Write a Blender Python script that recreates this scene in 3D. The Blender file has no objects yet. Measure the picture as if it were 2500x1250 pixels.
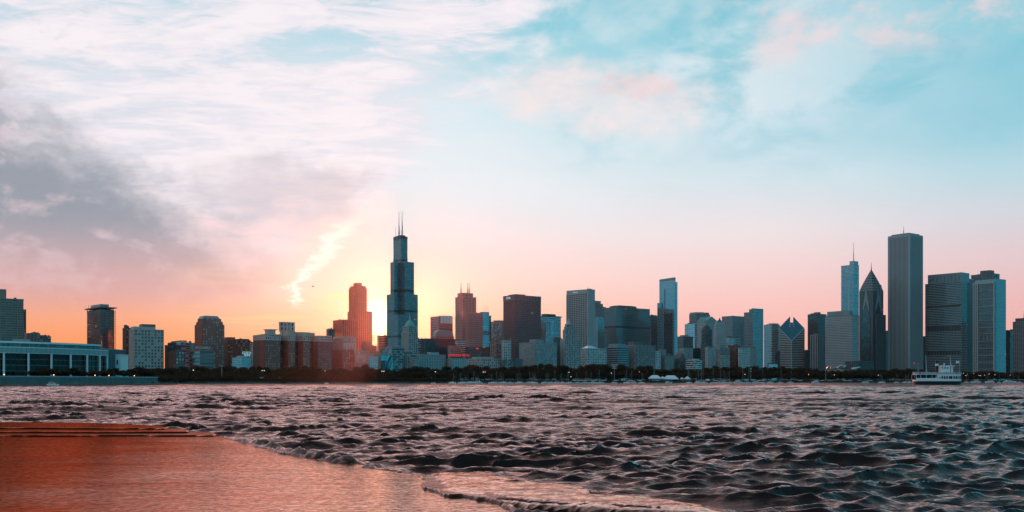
import bpy, bmesh, math, random
import numpy as np
from mathutils import Vector, Matrix

random.seed(7)
RNG = np.random.default_rng(11)
scn = bpy.context.scene
COL = scn.collection
rad = math.radians

# ------------------------------------------------------------------ camera
# 56 degree lens, level, the horizon a quarter of the way up the frame
F, HOR, CH = 2350.0, 931.0, 2.2
camd = bpy.data.cameras.new("camera")
cam = bpy.data.objects.new("camera", camd)
COL.objects.link(cam)
cam.location = (0, 0, CH)
cam.rotation_euler = (rad(90), 0, 0)
camd.sensor_width = 36.0
camd.lens = 36.0 * F / 2500.0
camd.shift_y = (HOR - 625.0) / 2500.0
camd.clip_start = 0.3
camd.clip_end = 40000
scn.camera = cam

# ------------------------------------------------------------------ render / exposure
scn.view_settings.view_transform = 'Standard'
scn.view_settings.look = 'None'
scn.view_settings.exposure = 0.0
scn.view_settings.gamma = 1.0
scn.view_settings.use_curve_mapping = False
cy = scn.cycles
cy.use_denoising = True
cy.max_bounces = 6
cy.diffuse_bounces = 2
cy.glossy_bounces = 3
cy.transmission_bounces = 2
cy.volume_bounces = 0
cy.transparent_max_bounces = 4
cy.sample_clamp_indirect = 6.0
cy.caustics_reflective = False
cy.caustics_refractive = False


def lin(c):
    return tuple(((v / 255.0) / 12.92 if v <= 10 else (((v / 255.0) + 0.055) / 1.055) ** 2.4) for v in c)


# ------------------------------------------------------------------ node helpers
class Tree:
    def __init__(self, nt):
        self.nt = nt
        nt.nodes.clear()

    def n(self, t, **kw):
        nd = self.nt.nodes.new(t)
        for k, v in kw.items():
            setattr(nd, k, v)
        return nd

    def put(self, sock, v):
        if isinstance(v, X):
            self.nt.links.new(v.s, sock)
        elif isinstance(v, bpy.types.NodeSocket):
            self.nt.links.new(v, sock)
        elif v is not None:
            if hasattr(sock.default_value, '__len__') and not hasattr(v, '__len__'):
                v = [v] * len(sock.default_value)
            if hasattr(v, '__len__') and len(v) == 3 and len(sock.default_value) == 4:
                v = tuple(v) + (1,)
            sock.default_value = v

    def math(self, op, a, b=None, c=None, clamp=False):
        nd = self.n('ShaderNodeMath', operation=op, use_clamp=clamp)
        self.put(nd.inputs[0], a)
        if b is not None:
            self.put(nd.inputs[1], b)
        if c is not None:
            self.put(nd.inputs[2], c)
        return X(self, nd.outputs[0])

    def smooth(self, x, a, b, lo=0.0, hi=1.0, kind='SMOOTHSTEP'):
        nd = self.n('ShaderNodeMapRange', interpolation_type=kind)
        for i, v in enumerate((x, a, b, lo, hi)):
            self.put(nd.inputs[i], v)
        return X(self, nd.outputs[0])

    def linr(self, x, a, b, lo=0.0, hi=1.0):
        return self.smooth(x, a, b, lo, hi, 'LINEAR')

    def mix(self, f, a, b, mode='MIX'):
        nd = self.n('ShaderNodeMix', data_type='RGBA', blend_type=mode)
        self.put(nd.inputs[0], f)
        self.put(nd.inputs[6], a)
        self.put(nd.inputs[7], b)
        return X(self, nd.outputs[2])

    def vec(self, x, y, z=0.0):
        nd = self.n('ShaderNodeCombineXYZ')
        for i, v in enumerate((x, y, z)):
            self.put(nd.inputs[i], v)
        return X(self, nd.outputs[0])

    def sep(self, v):
        nd = self.n('ShaderNodeSeparateXYZ')
        self.put(nd.inputs[0], v)
        return [X(self, o) for o in nd.outputs]

    def noise(self, v, scale=1.0, detail=4.0, rough=0.5, dist=0.0):
        nd = self.n('ShaderNodeTexNoise')
        self.put(nd.inputs['Vector'], v)
        for k, w in (('Scale', scale), ('Detail', detail), ('Roughness', rough), ('Distortion', dist)):
            self.put(nd.inputs[k], w)
        return X(self, nd.outputs[0])

    def ramp(self, x, stops, interp='LINEAR'):
        nd = self.n('ShaderNodeValToRGB')
        cr = nd.color_ramp
        cr.interpolation = interp
        while len(cr.elements) < len(stops):
            cr.elements.new(0.5)
        for e, (p, c) in zip(cr.elements, stops):
            e.position = p
            e.color = tuple(c) + (1,) if len(c) == 3 else c
        self.put(nd.inputs[0], x)
        return X(self, nd.outputs[0])


class X:
    def __init__(self, t, s):
        self.t, self.s = t, s

    def __add__(self, o): return self.t.math('ADD', self, o)
    def __radd__(self, o): return self.t.math('ADD', self, o)
    def __sub__(self, o): return self.t.math('SUBTRACT', self, o)
    def __rsub__(self, o): return self.t.math('SUBTRACT', o, self)
    def __mul__(self, o): return self.t.math('MULTIPLY', self, o)
    def __rmul__(self, o): return self.t.math('MULTIPLY', self, o)
    def __truediv__(self, o): return self.t.math('DIVIDE', self, o)
    def __rtruediv__(self, o): return self.t.math('DIVIDE', o, self)


# ------------------------------------------------------------------ sky: sunset behind the skyline
SUN_AZ, SUN_EL = -7.08, 4.0          # degrees, azimuth measured from the view axis to the right
world = bpy.data.worlds.new("World")
scn.world = world
world.use_nodes = True
T = Tree(world.node_tree)
tc = T.n('ShaderNodeTexCoord')
dx, dy, dz = T.sep(tc.outputs['Generated'])
AZ = T.math('ARCTAN2', dx, dy) * (180 / math.pi)
EL = T.math('ARCSINE', dz) * (180 / math.pi)
ELp = T.math('MAXIMUM', EL, 0.0)
elf = T.math('POWER', ELp / 90.0, 0.5)


def elramp(stops):
    return T.ramp(elf, [((e / 90.0) ** 0.5, lin(c)) for e, c in stops])


zen = [(27, (98, 174, 194)), (37, (54, 116, 138)), (56, (32, 82, 104)), (90, (26, 66, 86))]
rampL = elramp([(0, (255, 146, 88)), (2.2, (254, 160, 108)), (3.6, (252, 172, 134)), (5.0, (238, 172, 158)), (6.5, (226, 180, 176)), (8.5, (220, 194, 200)),
                (12, (212, 212, 224)), (16, (190, 218, 230)), (20, (146, 206, 221))] + zen)
rampC = elramp([(0, (255, 166, 100)), (2, (255, 180, 124)), (4, (255, 204, 172)), (6, (254, 221, 210)), (8.3, (248, 230, 230)),
                (11.6, (236, 242, 247)), (16, (220, 239, 246)), (20, (152, 212, 227))] + zen)
rampR = elramp([(0, (252, 174, 154)), (2.5, (253, 186, 174)), (4.4, (252, 201, 194)), (6.6, (247, 217, 215)), (8.6, (241, 229, 231)), (11.6, (216, 231, 238)),
                (14, (192, 223, 234)), (16.5, (166, 213, 227)), (19, (150, 208, 223)), (22, (138, 201, 218))] + zen)
rampE = elramp([(0, (246, 168, 154)), (2.5, (246, 180, 172)), (4.4, (240, 190, 188)), (6.8, (230, 206, 210)), (9.0, (212, 216, 224)), (11.2, (184, 218, 229)),
                (13.5, (152, 207, 223)), (16.5, (140, 203, 220)), (19, (146, 206, 221)), (22, (140, 202, 218))] + zen)
base = T.mix(T.smooth(AZ, -24, -10), rampL, rampC)
base = T.mix(T.smooth(AZ, -6, 14), base, rampR)
base = T.mix(T.smooth(AZ, 13, 29), base, rampE)
# unseen sky opposite the sunset, teal raised in brightness to light the facades
rampB = elramp([(0, (84, 184, 206)), (4, (72, 196, 222)), (12, (62, 204, 234)), (30, (52, 178, 210)), (56, (34, 100, 126)), (90, (26, 66, 86))])
back = T.smooth(T.math('ABSOLUTE', AZ + 1), 29, 50)
base = T.mix(back, base, rampB)

# cloud coordinates: a sheet seen in perspective (cx, cyv) and plain angles
inv = 1.0 / (T.math('MAXIMUM', dz, 0.02) + 0.10)
cxs, cys = dx * inv, dy * inv
n_str = T.noise(T.vec(cxs * 1.0 + cys * 0.5, cys * 1.7 - cxs * 0.5, 0.3), 1.9, 7, 0.56, 1.0)       # streaked cirrus
n_fine = T.noise(T.vec(cxs * 1.6 + cys * 0.9, cys * 3.2 - cxs * 0.6, 4.1), 5.0, 7, 0.62, 1.2)
n_big = T.noise(T.vec(AZ * 0.055, EL * 0.09, 2.0), 1.6, 5, 0.55, 0.3)
n_mid = T.noise(T.vec(AZ * 0.10, EL * 0.20, 7.7), 1.9, 7, 0.58, 0.4)
n_lump = T.noise(T.vec(AZ * 0.16, EL * 0.24, 1.3), 1.7, 8, 0.6, 0.2)

# soft cyan / white variation on the clear right hand sky
base = T.mix(T.smooth(n_big + (n_mid - 0.5) * 0.5, 0.40, 0.70, 0, 0.72) * T.smooth(EL, 7, 12) * T.smooth(AZ, 27, 12, 0.12, 1.0), base, lin((234, 240, 245)))
base = T.mix(T.smooth(n_mid, 0.50, 0.32, 0, 0.45) * T.smooth(EL, 9, 18) * T.smooth(AZ, -4, 8), base, lin((116, 196, 214)))

# cirrus veil, left of a diagonal edge
edge = (EL - 8.5) * 1.05 - 10.5 + (n_mid - 0.5) * 9.0 + (n_str - 0.5) * 6.0
m_c = T.smooth(AZ - edge, 1.6, -2.6) * T.smooth(EL, 5.5, 10.5) * T.smooth(EL, 60, 24)
hole = T.smooth(n_str + (n_fine - 0.5) * 0.45, 0.50, 0.30) * T.smooth(EL, 13.5, 21.5)
cir = T.mix(T.smooth(n_str + (n_fine - 0.5) * 0.5, 0.34, 0.64), lin((232, 230, 240)), lin((252, 243, 247)))
base = T.mix(m_c * T.smooth(n_str + n_fine * 0.5, 0.42, 0.80, 0.62, 0.96) * (1.0 - hole * 0.7), base, cir)
# pink glow in the lower veil
base = T.mix(T.smooth(n_lump, 0.42, 0.68) * T.smooth(EL, 4.5, 7.5) * T.smooth(EL, 13, 8) * T.smooth(AZ, -7, -12) * 0.55, base, lin((255, 216, 214)))
# lavender grey patches
d2 = T.math('POWER', (AZ + 13.5) / 5.0, 2.0) + T.math('POWER', (EL - 10.6) / 2.6, 2.0)
base = T.mix(T.smooth(d2 + (n_lump - 0.5) * 4.2, 1.5, -0.2) * 0.55, base, lin((196, 190, 200)))
# the heavy grey bank on the left and its torn upper edge
ge = T.ramp(elf, [((e / 90.0) ** 0.5, ((a + 60) / 60.0,) * 3) for e, a in
                  ((0, -34), (3.6, -20), (5.2, -14.0), (7.0, -15.5), (9.0, -17.4), (11, -20.2), (13.2, -24.4), (15.6, -27.6), (18, -32), (22, -38), (35, -50))]) * 60.0 - 60.0
n_tear = T.noise(T.vec(AZ * 0.30, EL * 0.45, 5.0), 1.4, 8, 0.62, 0.3)
gd = AZ - ge + (n_lump - 0.5) * 11.0 + (n_tear - 0.5) * 6.5 + (n_mid - 0.5) * 6.0
m_g = T.smooth(gd, 3.4, -7.0) * T.smooth(EL, 2.8, 5.4) * T.smooth(EL, 40, 20)
gcol = T.mix(T.smooth(EL, 4.5, 9.5), lin((212, 172, 174)), lin((145, 154, 167)))
gcol = T.mix(T.smooth(n_tear + (n_mid - 0.5) * 0.8, 0.44, 0.70, 0, 0.65), gcol, lin((222, 198, 206)))
base = T.mix(m_g * T.smooth(EL, 3.0, 9.5, 0.55, 0.94) * T.smooth(AZ, -52, -34), base, gcol)
m_tear = T.smooth(n_tear + (n_lump - 0.5) * 0.5, 0.55, 0.72) * T.smooth(AZ, -19, -25) * T.smooth(EL, 9, 13) * T.smooth(EL, 22, 17)
base = T.mix(m_tear * 0.35, base, lin((182, 182, 194)))
# yellow wisps above the left roofs
n_w = T.noise(T.vec(AZ * 0.07, EL * 0.75, 3.0), 1.5, 5, 0.55, 0.5)
base = T.mix(T.smooth(n_w, 0.50, 0.66) * T.smooth(AZ, -21, -14) * T.smooth(AZ, -3, -9) * T.smooth(EL, 2.2, 3.6) * T.smooth(EL, 7.5, 4.8) * 0.6, base, lin((255, 220, 150)))
# sun-lit torn cloud edge climbing to the right
sa = T.ramp(T.linr(EL, 3.0, 11.0), [((e - 3) / 8.0, ((a + 14) / 8.0,) * 3) for e, a in
                                  ((3.0, -12.4), (4.6, -12.5), (5.5, -12.75), (6.5, -11.9), (7.4, -11.0), (8.2, -10.45), (9.0, -9.9), (10.0, -8.4), (11, -6.6))]) * 8.0 - 14.0
n_s = T.noise(T.vec(AZ * 0.5, EL * 1.3, 9.0), 1.6, 6, 0.62, 0.5)
sd = AZ - sa + (n_s - 0.5) * 2.6
wid = T.linr(EL, 4.0, 9.0, 0.22, 0.75)
streak = T.smooth(T.math('ABSOLUTE', sd) / wid, 1.7, 0.0) * T.smooth(n_s, 0.25, 0.5, 0.45, 1.0) * T.smooth(EL, 4.1, 4.8) * T.smooth(EL, 10.2, 8.2)
base = T.mix(T.smooth(T.math('ABSOLUTE', sd), 3.2, 0.0) * T.smooth(EL, 3.8, 5.5) * T.smooth(EL, 12, 8) * 0.40, base, lin((255, 234, 214)))
base = T.mix(streak * 0.9, base, (1.05, 1.02, 0.93))
# pink cumulus tufts on the right
d3 = T.math('POWER', (AZ - 5.0) / 6.0, 2.0) + T.math('POWER', (EL - 16.3 + (AZ - 5.0) * 0.10) / 1.7, 2.0)
base = T.mix(T.smooth(d3 * 0.7 + (n_lump - 0.5) * 3.6 + (n_tear - 0.5) * 1.8, 1.5, -0.5) * 0.85, base, lin((250, 234, 234)))
d3b = T.math('POWER', (AZ - 7.2) / 2.6, 2.0) + T.math('POWER', (EL - 16.9) / 0.75, 2.0)
base = T.mix(T.smooth(d3b + (n_tear - 0.5) * 4.5, 1.4, -0.4) * 0.50, base, lin((248, 200, 198)))
m_p = T.smooth(n_lump + (n_tear - 0.5) * 0.55, 0.38, 0.68) * T.smooth(AZ, 10, 16) * T.smooth(AZ, 34, 25) * T.smooth(EL, 16.6, 19.0) * T.smooth(EL, 34, 23)
base = T.mix(m_p * 0.66, base, lin((250, 220, 221)))
# the sun's own glow
GL_AZ = -7.9                       # brightest part of the glow, left of the tower that hides the disc
gx, gy, gz = (math.sin(rad(GL_AZ)) * math.cos(rad(3.7)), math.cos(rad(GL_AZ)) * math.cos(rad(3.7)), math.sin(rad(3.7)))
sx, sy, sz = (math.sin(rad(SUN_AZ)) * math.cos(rad(SUN_EL)), math.cos(rad(SUN_AZ)) * math.cos(rad(SUN_EL)), math.sin(rad(SUN_EL)))
dot = T.n('ShaderNodeVectorMath', operation='DOT_PRODUCT')
T.put(dot.inputs[0], tc.outputs['Generated'])
dot.inputs[1].default_value = (gx, gy, gz)
ang = T.math('ARCCOSINE', T.math('MINIMUM', X(T, dot.outputs['Value']), 1.0)) * (180 / math.pi)
glow = T.math('EXPONENT', T.math('POWER', ang / 0.90, 2.0) * -1.0)
halo = T.math('EXPONENT', ang / -1.9)
base = T.mix(halo * 0.85, base, (1.0, 0.66, 0.30))
base = T.mix(glow, base, (2.6, 1.9, 1.1))
# below the horizon (seen by nothing but stray rays)
base = T.mix(T.smooth(EL, -0.5, -6.0), base, lin((70, 60, 60)))

sky = T.n('ShaderNodeTexSky', sky_type='NISHITA')
sky.sun_disc = False
sky.sun_elevation = rad(SUN_EL)
sky.sun_rotation = rad(SUN_AZ)
sky.air_density = 1.2
sky.dust_density = 1.5
bgA = T.n('ShaderNodeBackground')
T.put(bgA.inputs[0], sky.outputs[0])
bgA.inputs[1].default_value = 0.001
bgB = T.n('ShaderNodeBackground')
T.put(bgB.inputs[0], base)
bgB.inputs[1].default_value = 0.985
addS = T.n('ShaderNodeAddShader')
T.put(addS.inputs[0], bgA.outputs[0])
T.put(addS.inputs[1], bgB.outputs[0])
wo = T.n('ShaderNodeOutputWorld')
T.put(wo.inputs[0], addS.outputs[0])
world.cycles.sampling_method = 'MANUAL'
world.cycles.sample_map_resolution = 1024

# ------------------------------------------------------------------ sun
sund = bpy.data.lights.new("sun", 'SUN')
sund.energy = 2.0
HAZE_D = 8.0e-6
sund.angle = rad(0.55)
sund.color = (1.0, 0.21, 0.11)
sun = bpy.data.objects.new("sun", sund)
COL.objects.link(sun)
sun.rotation_euler = Vector((-sx, -sy, -sz)).to_track_quat('-Z', 'Y').to_euler()
sun.location = (sx * 4000, sy * 4000, sz * 4000)

# ------------------------------------------------------------------ geometry helpers
def ray(px):
    return (px - 1250.0) / F


def pos(px, Y, z=0.0):
    return Vector((ray(px) * Y, Y, z))


def zat(py, Y):
    return CH + (HOR - py) / F * Y


def ground_pt(px, py, z):
    Y = F * (CH - z) / (py - HOR)
    return (ray(px) * Y, Y)


def mesh_obj(name, verts, faces, mat=None, parent=None, smooth=False, kind=None):
    me = bpy.data.meshes.new(name)
    me.from_pydata([tuple(v) for v in verts], [], faces)
    if smooth:
        me.polygons.foreach_set('use_smooth', [True] * len(me.polygons))
    me.update()
    o = bpy.data.objects.new(name, me)
    COL.objects.link(o)
    if mat is not None:
        me.materials.append(mat)
    if parent is not None:
        o.parent = parent
    if kind:
        o['kind'] = kind
    return o


def np_mesh(name, verts, quads, mat=None, parent=None, smooth=True, kind=None):
    me = bpy.data.meshes.new(name)
    nv, nf, k = len(verts), len(quads), quads.shape[1]
    me.vertices.add(nv)
    me.vertices.foreach_set('co', np.asarray(verts, np.float32).ravel())
    me.loops.add(nf * k)
    me.loops.foreach_set('vertex_index', np.asarray(quads, np.int32).ravel())
    me.polygons.add(nf)
    me.polygons.foreach_set('loop_start', np.arange(0, nf * k, k, dtype=np.int32))
    if smooth:
        me.polygons.foreach_set('use_smooth', np.ones(nf, bool))
    me.update(calc_edges=True)
    me.validate()
    o = bpy.data.objects.new(name, me)
    COL.objects.link(o)
    if mat is not None:
        me.materials.append(mat)
    if parent is not None:
        o.parent = parent
    if kind:
        o['kind'] = kind
    return o


def tag(o, label, cat, group=None):
    o['label'] = label
    o['category'] = cat
    if group:
        o['group'] = group
    return o


def empty(name, loc=(0, 0, 0), rz=0.0):
    o = bpy.data.objects.new(name, None)
    o.empty_display_size = 1.0
    COL.objects.link(o)
    o.location = loc
    o.rotation_euler = (0, 0, rz)
    return o


def copy_tree(o, parent=None):
    c = o.copy()
    COL.objects.link(c)
    c.parent = parent
    for ch in o.children:
        copy_tree(ch, c)
    return c


class MB:
    """collects boxes, prisms and tubes; build() links them as one mesh"""

    def __init__(self):
        self.v, self.f = [], []

    def box(self, x0, x1, y0, y1, z0, z1):
        b = len(self.v)
        self.v += [(x0, y0, z0), (x1, y0, z0), (x1, y1, z0), (x0, y1, z0), (x0, y0, z1), (x1, y0, z1), (x1, y1, z1), (x0, y1, z1)]
        self.f += [(b, b + 3, b + 2, b + 1), (b + 4, b + 5, b + 6, b + 7), (b, b + 1, b + 5, b + 4), (b + 1, b + 2, b + 6, b + 5),
                   (b + 2, b + 3, b + 7, b + 6), (b + 3, b, b + 4, b + 7)]
        return self

    def prism(self, pts, z0, z1, top=None):
        """pts: counter clockwise outline; top: other outline for the upper end"""
        b, n = len(self.v), len(pts)
        top = top or pts
        self.v += [(p[0], p[1], z0) for p in pts] + [(p[0], p[1], z1 if len(p) < 3 else p[2]) for p in top]
        self.f += [tuple(range(b + n - 1, b - 1, -1)), tuple(range(b + n, b + 2 * n))]
        self.f += [(b + i, b + (i + 1) % n, b + n + (i + 1) % n, b + n + i) for i in range(n)]
        return self

    def cone(self, pts, z0, apex):
        b, n = len(self.v), len(pts)
        self.v += [(p[0], p[1], z0) for p in pts] + [tuple(apex)]
        self.f += [tuple(range(b + n - 1, b - 1, -1))] + [(b + i, b + (i + 1) % n, b + n) for i in range(n)]
        return self

    def tube(self, p, q, r0, r1=None, n=6):
        r1 = r0 if r1 is None else r1
        p, q = Vector(p), Vector(q)
        d = (q - p).normalized()
        u = d.orthogonal().normalized()
        w = d.cross(u)
        b = len(self.v)
        for c, r in ((p, r0), (q, r1)):
            for i in range(n):
                a = 2 * math.pi * i / n
                self.v.append(tuple(c + (u * math.cos(a) + w * math.sin(a)) * r))
        self.f += [tuple(range(b + n - 1, b - 1, -1)), tuple(range(b + n, b + 2 * n))]
        self.f += [(b + i, b + (i + 1) % n, b + n + (i + 1) % n, b + n + i) for i in range(n)]
        return self

    def ring(self, c, r0, r1, z0, z1, n=16, sx=1.0, sy=1.0):
        pts0 = [(c[0] + r0 * sx * math.cos(2 * math.pi * i / n), c[1] + r0 * sy * math.sin(2 * math.pi * i / n)) for i in range(n)]
        pts1 = [(c[0] + r1 * sx * math.cos(2 * math.pi * i / n), c[1] + r1 * sy * math.sin(2 * math.pi * i / n)) for i in range(n)]
        return self.prism(pts0, z0, z1, pts1)

    def build(self, name, mat=None, parent=None, kind=None, smooth=False):
        return mesh_obj(name, self.v, self.f, mat, parent, smooth, kind)


# ------------------------------------------------------------------ materials
MATS = {}


def material(name):
    m = bpy.data.materials.new(name)
    m.use_nodes = True
    t = Tree(m.node_tree)
    b = t.n('ShaderNodeBsdfPrincipled')
    o = t.n('ShaderNodeOutputMaterial')
    t.put(o.inputs['Surface'], b.outputs[0])
    MATS[name] = m
    return m, t, b, o


def solid(name, col, rough=0.75, metal=0.0, var=0.18, scale=0.25, spec=0.4):
    """plain weathered surface: colour with two scales of mottling and vertical staining"""
    m, t, b, o = material(name)
    tcn = t.n('ShaderNodeTexCoord')
    ob = X(t, tcn.outputs['Object'])
    x, y, z = t.sep(ob)
    n1 = t.noise(ob, scale, 5, 0.6)
    n2 = t.noise(t.vec(x * 3.0, y * 3.0, z * 0.25), scale, 3, 0.6)
    k = 1.0 + (n1 - 0.5) * (2 * var) + (n2 - 0.5) * (1.6 * var)
    mul = t.n('ShaderNodeVectorMath', operation='SCALE')
    mul.inputs[0].default_value = col
    t.put(mul.inputs['Scale'], k)
    t.put(b.inputs['Base Color'], mul.outputs[0])
    b.inputs['Roughness'].default_value = rough
    b.inputs['Metallic'].default_value = metal
    b.inputs['Specular IOR Level'].default_value = spec
    return m


def emitter(name, col, strength):
    m, t, b, o = material(name)
    b.inputs['Base Color'].default_value = tuple(col) + (1,)
    b.inputs['Emission Color'].default_value = tuple(col) + (1,)
    b.inputs['Emission Strength'].default_value = strength
    return m


# ------------------------------------------------------------------ lake
# wave field: a directional sum of many trochoidal waves, the same everywhere in the place
def wave_params():
    out = []
    L = 4.8
    while L > 0.22:
        n = 4
        for k in range(n):
            lam = L * RNG.uniform(0.88, 1.12)
            th = rad(-90 + 12) + RNG.normal(0, 0.30 if L > 1.4 else 0.50)     # running towards the shore, spread
            a = 0.0175 * lam * min(1.0, (2.5 / lam) ** 1.5) * (1.30 if lam < 1.3 else 0.86)
            out.append((lam, th, a / math.sqrt(n) * 1.25 * RNG.uniform(0.6, 1.35), RNG.uniform(0, 2 * math.pi)))
        L *= 0.80
    return out


WAVES = wave_params()
SWELL = [(lam, rad(-90 + 10) + RNG.normal(0, 0.30), 0.0125 * lam ** 0.9 * RNG.uniform(0.7, 1.3), RNG.uniform(0, 6.28)) for lam in np.geomspace(2.6, 8.5, 14)]


def wave_field(x, y, sp):
    """offset (dx, dy, dz) at points; waves shorter than the local mesh spacing fade out"""
    ox, oy, oz = np.zeros_like(x), np.zeros_like(x), np.zeros_like(x)
    gust = 0.80 + 0.38 * np.sin(x * 0.047 + 1.3 * np.sin(y * 0.031)) * np.sin(y * 0.039 + 0.9 * np.sin(x * 0.027 + 2.0))
    gust = gust * (0.42 + 0.75 * fbm(x * 0.07 + 5, y * 0.12, 3, 201) + 0.45 * fbm(x * 0.30, y * 0.55, 3, 211))
    gust = gust * (1.0 + 0.45 * np.clip((np.hypot(x, y) - 35) / 90.0, 0, 1))      # rougher out on the open water
    for lam, th, a, ph in WAVES:
        k = 2 * math.pi / lam
        cxx, cyy = math.cos(th), math.sin(th)
        fade = np.clip((lam / sp - 0.8) / 1.0, 0, 1)
        if not fade.any():
            continue
        p = k * (cxx * x + cyy * y) + ph
        A = a * fade * gust
        q = 0.95
        s = np.sin(p)
        ox += q * A * cxx * np.cos(p)
        oy += q * A * cyy * np.cos(p)
        oz += A * s
    far = np.clip((np.hypot(x, y) - 14) / 85.0, 0.12, 1)
    for lam, th, a, ph in SWELL:
        k = 2 * math.pi / lam
        cxx, cyy = math.cos(th), math.sin(th)
        p = k * (cxx * x + cyy * y) + ph
        A = a * far * np.clip((lam / sp - 0.8) / 1.0, 0, 1)
        ox += 0.9 * A * cxx * np.cos(p)
        oy += 0.9 * A * cyy * np.cos(p)
        oz += A * np.sin(p)
    return ox, oy, oz


def vnoise(x, y, seed=0):
    """smooth value noise, numpy"""
    xi, yi = np.floor(x).astype(np.int64), np.floor(y).astype(np.int64)
    xf, yf = x - xi, y - yi
    u, v = xf * xf * (3 - 2 * xf), yf * yf * (3 - 2 * yf)

    def h(a, b):
        n = (a * 374761393 + b * 668265263 + seed * 1442695041) & 0x7fffffff
        n = ((n ^ (n >> 13)) * 1274126177) & 0x7fffffff
        return (n ^ (n >> 16)).astype(np.float64) / 0x7fffffff
    return (h(xi, yi) * (1 - u) + h(xi + 1, yi) * u) * (1 - v) + (h(xi, yi + 1) * (1 - u) + h(xi + 1, yi + 1) * u) * v


def fbm(x, y, oct=4, seed=0):
    s, a, t = 0.0, 1.0, 0.0
    for i in range(oct):
        s = s + a * vnoise(x * 2 ** i, y * 2 ** i, seed + i * 17)
        t += a
        a *= 0.55
    return s / t


def sdf(px, py, poly):
    """signed distance to a polygon (negative inside)"""
    d = np.full(px.shape, 1e9)
    inside = np.zeros(px.shape, bool)
    n = len(poly)
    for i in range(n):
        ax, ay = poly[i]
        bx, by = poly[(i + 1) % n]
        ex, ey = bx - ax, by - ay
        t = np.clip(((px - ax) * ex + (py - ay) * ey) / (ex * ex + ey * ey + 1e-12), 0, 1)
        d = np.minimum(d, np.hypot(px - ax - t * ex, py - ay - t * ey))
        c = ((ay > py) != (by > py)) & (px < (bx - ax) * (py - ay) / (by - ay + 1e-12) + ax)
        inside ^= c
    return np.where(inside, -d, d)


def G(z, *pts):
    return [ground_pt(a, b, z) for a, b in pts]


# stone ledges the waves wash over: outline on the ground, height of the top
ledge_main = G(0.10, (-900, 1066), (0, 1064), (300, 1062), (530, 1063), (620, 1081), (720, 1108), (905, 1138), (1035, 1160), (1088, 1194), (1230, 1224), (1300, 1262)) + \
    [(3.2, 11.0), (9.0, 4.0), (14.0, -8.0), (-60.0, -8.0), (-60.0, 30.0)]
LEDGES = [
    (ledge_main, 0.10),
    (G(0.15, (-900, 1054), (0, 1053), (300, 1053), (520, 1055), (531, 1060), (520, 1063), (300, 1062), (0, 1063), (-900, 1065)), 0.155),
    (G(0.20, (-900, 1044), (0, 1043), (300, 1043), (455, 1047), (466, 1051), (455, 1054), (300, 1054), (0, 1054), (-900, 1055)), 0.21),
    (G(0.26, (-900, 1030), (0, 1030), (200, 1031), (300, 1034), (400, 1040), (412, 1044), (400, 1046), (300, 1045), (0, 1045), (-900, 1046)), 0.265),
    (G(0.22, (1028, 1155), (1090, 1142), (1195, 1141), (1238, 1160), (1400, 1172), (1440, 1184), (1444, 1196), (1420, 1201), (1290, 1197), (1160, 1197), (1095, 1192), (1050, 1172)), 0.165),
    (G(0.15, (1085, 1190), (1290, 1195), (1430, 1199), (1600, 1205), (1715, 1219), (1744, 1236), (1742, 1252), (1700, 1240), (1500, 1233), (1290, 1226), (1190, 1214)), 0.135),
]
_ci = np.cumsum([0] + [0])
# fan-shaped sheet, fine near the shore, coarse far away
th_in = np.linspace(-30.5, 30.5, 801)
th_l = -31 - np.cumsum(np.linspace(0.08, 2.4, 26))[::-1]
th_r = 31 + np.cumsum(np.linspace(0.08, 2.4, 26))
TH = np.radians(np.concatenate([th_l, th_in, th_r]))
YR = [8.0]
while YR[-1] < 2300:
    y_ = YR[-1]
    g = 0.0046 if y_ < 60 else (0.0040 if y_ < 330 else 0.009)
    YR.append(y_ * (1 + g))
YR = np.array(YR)
TT, RR = np.meshgrid(np.tan(np.clip(TH, -1.35, 1.35)), YR)
LX, LY = TT * RR, RR * 1.0
nR, nC = LX.shape
sp_r = np.gradient(YR)[:, None] * np.ones((1, nC))
sp = np.maximum(sp_r, 0.8 * np.abs(np.gradient(LX, axis=1)))
ox, oy, oz = wave_field(LX, LY, sp)
near = YR < 75
sd_min = np.full(LX.shape, 50.0)
for poly, zt in LEDGES:
    sd_min[near] = np.minimum(sd_min[near], sdf(LX[near], LY[near], poly))
inside = np.clip(-sd_min, 0, 5)
# surf breaking over the outer edges: ragged rolls of water lying on the stone
wx, wy = LX + 0.5 * (fbm(LX * 0.9, LY * 0.9, 3, 5) - 0.5), LY + 0.5 * (fbm(LX * 0.9 + 40, LY * 0.9, 3, 9) - 0.5)
roll_m = np.clip((fbm(LX * 0.22 + 3.7, LY * 0.22, 3, 21) - 0.36) * 4.0, 0, 1)
surf_zone = np.clip((LX + 11.2) / 2.0, 0, 1) + np.clip((-14.0 - LX) / 2.0, 0, 1) * np.clip((LY - 42) / 2, 0, 1)
surf_zone = np.clip(surf_zone, 0, 1)
rag = fbm(wx * 3.1, wy * 3.1, 5, 33)
off = 0.55 * (fbm(LX * 0.55, LY * 0.30, 3, 71) - 0.5)
roll = 0.24 * roll_m * np.exp(-((sd_min + 0.05 + off) / 0.42) ** 2) * (0.25 + 1.5 * rag ** 1.4 + 0.5 * (fbm(wx * 9, wy * 9, 3, 171) - 0.5)) + 0.13 * np.clip(roll_m + .25, 0, 1) * np.exp(-((sd_min + 0.42 + off * 1.4) / 0.17) ** 2) * (0.3 + 1.3 * fbm(wx * 5, wy * 5, 4, 44))
roll *= surf_zone
damp = np.clip(1 - inside / 0.5, 0.0, 1) * (0.55 + 0.45 * np.clip(sd_min / 2.5, 0, 1))
sink = 0.35 * np.clip((inside - 0.15) / 0.7, 0, 1) + 0.6 * np.clip((inside - 0.6) / 1.0, 0, 1)
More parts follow.
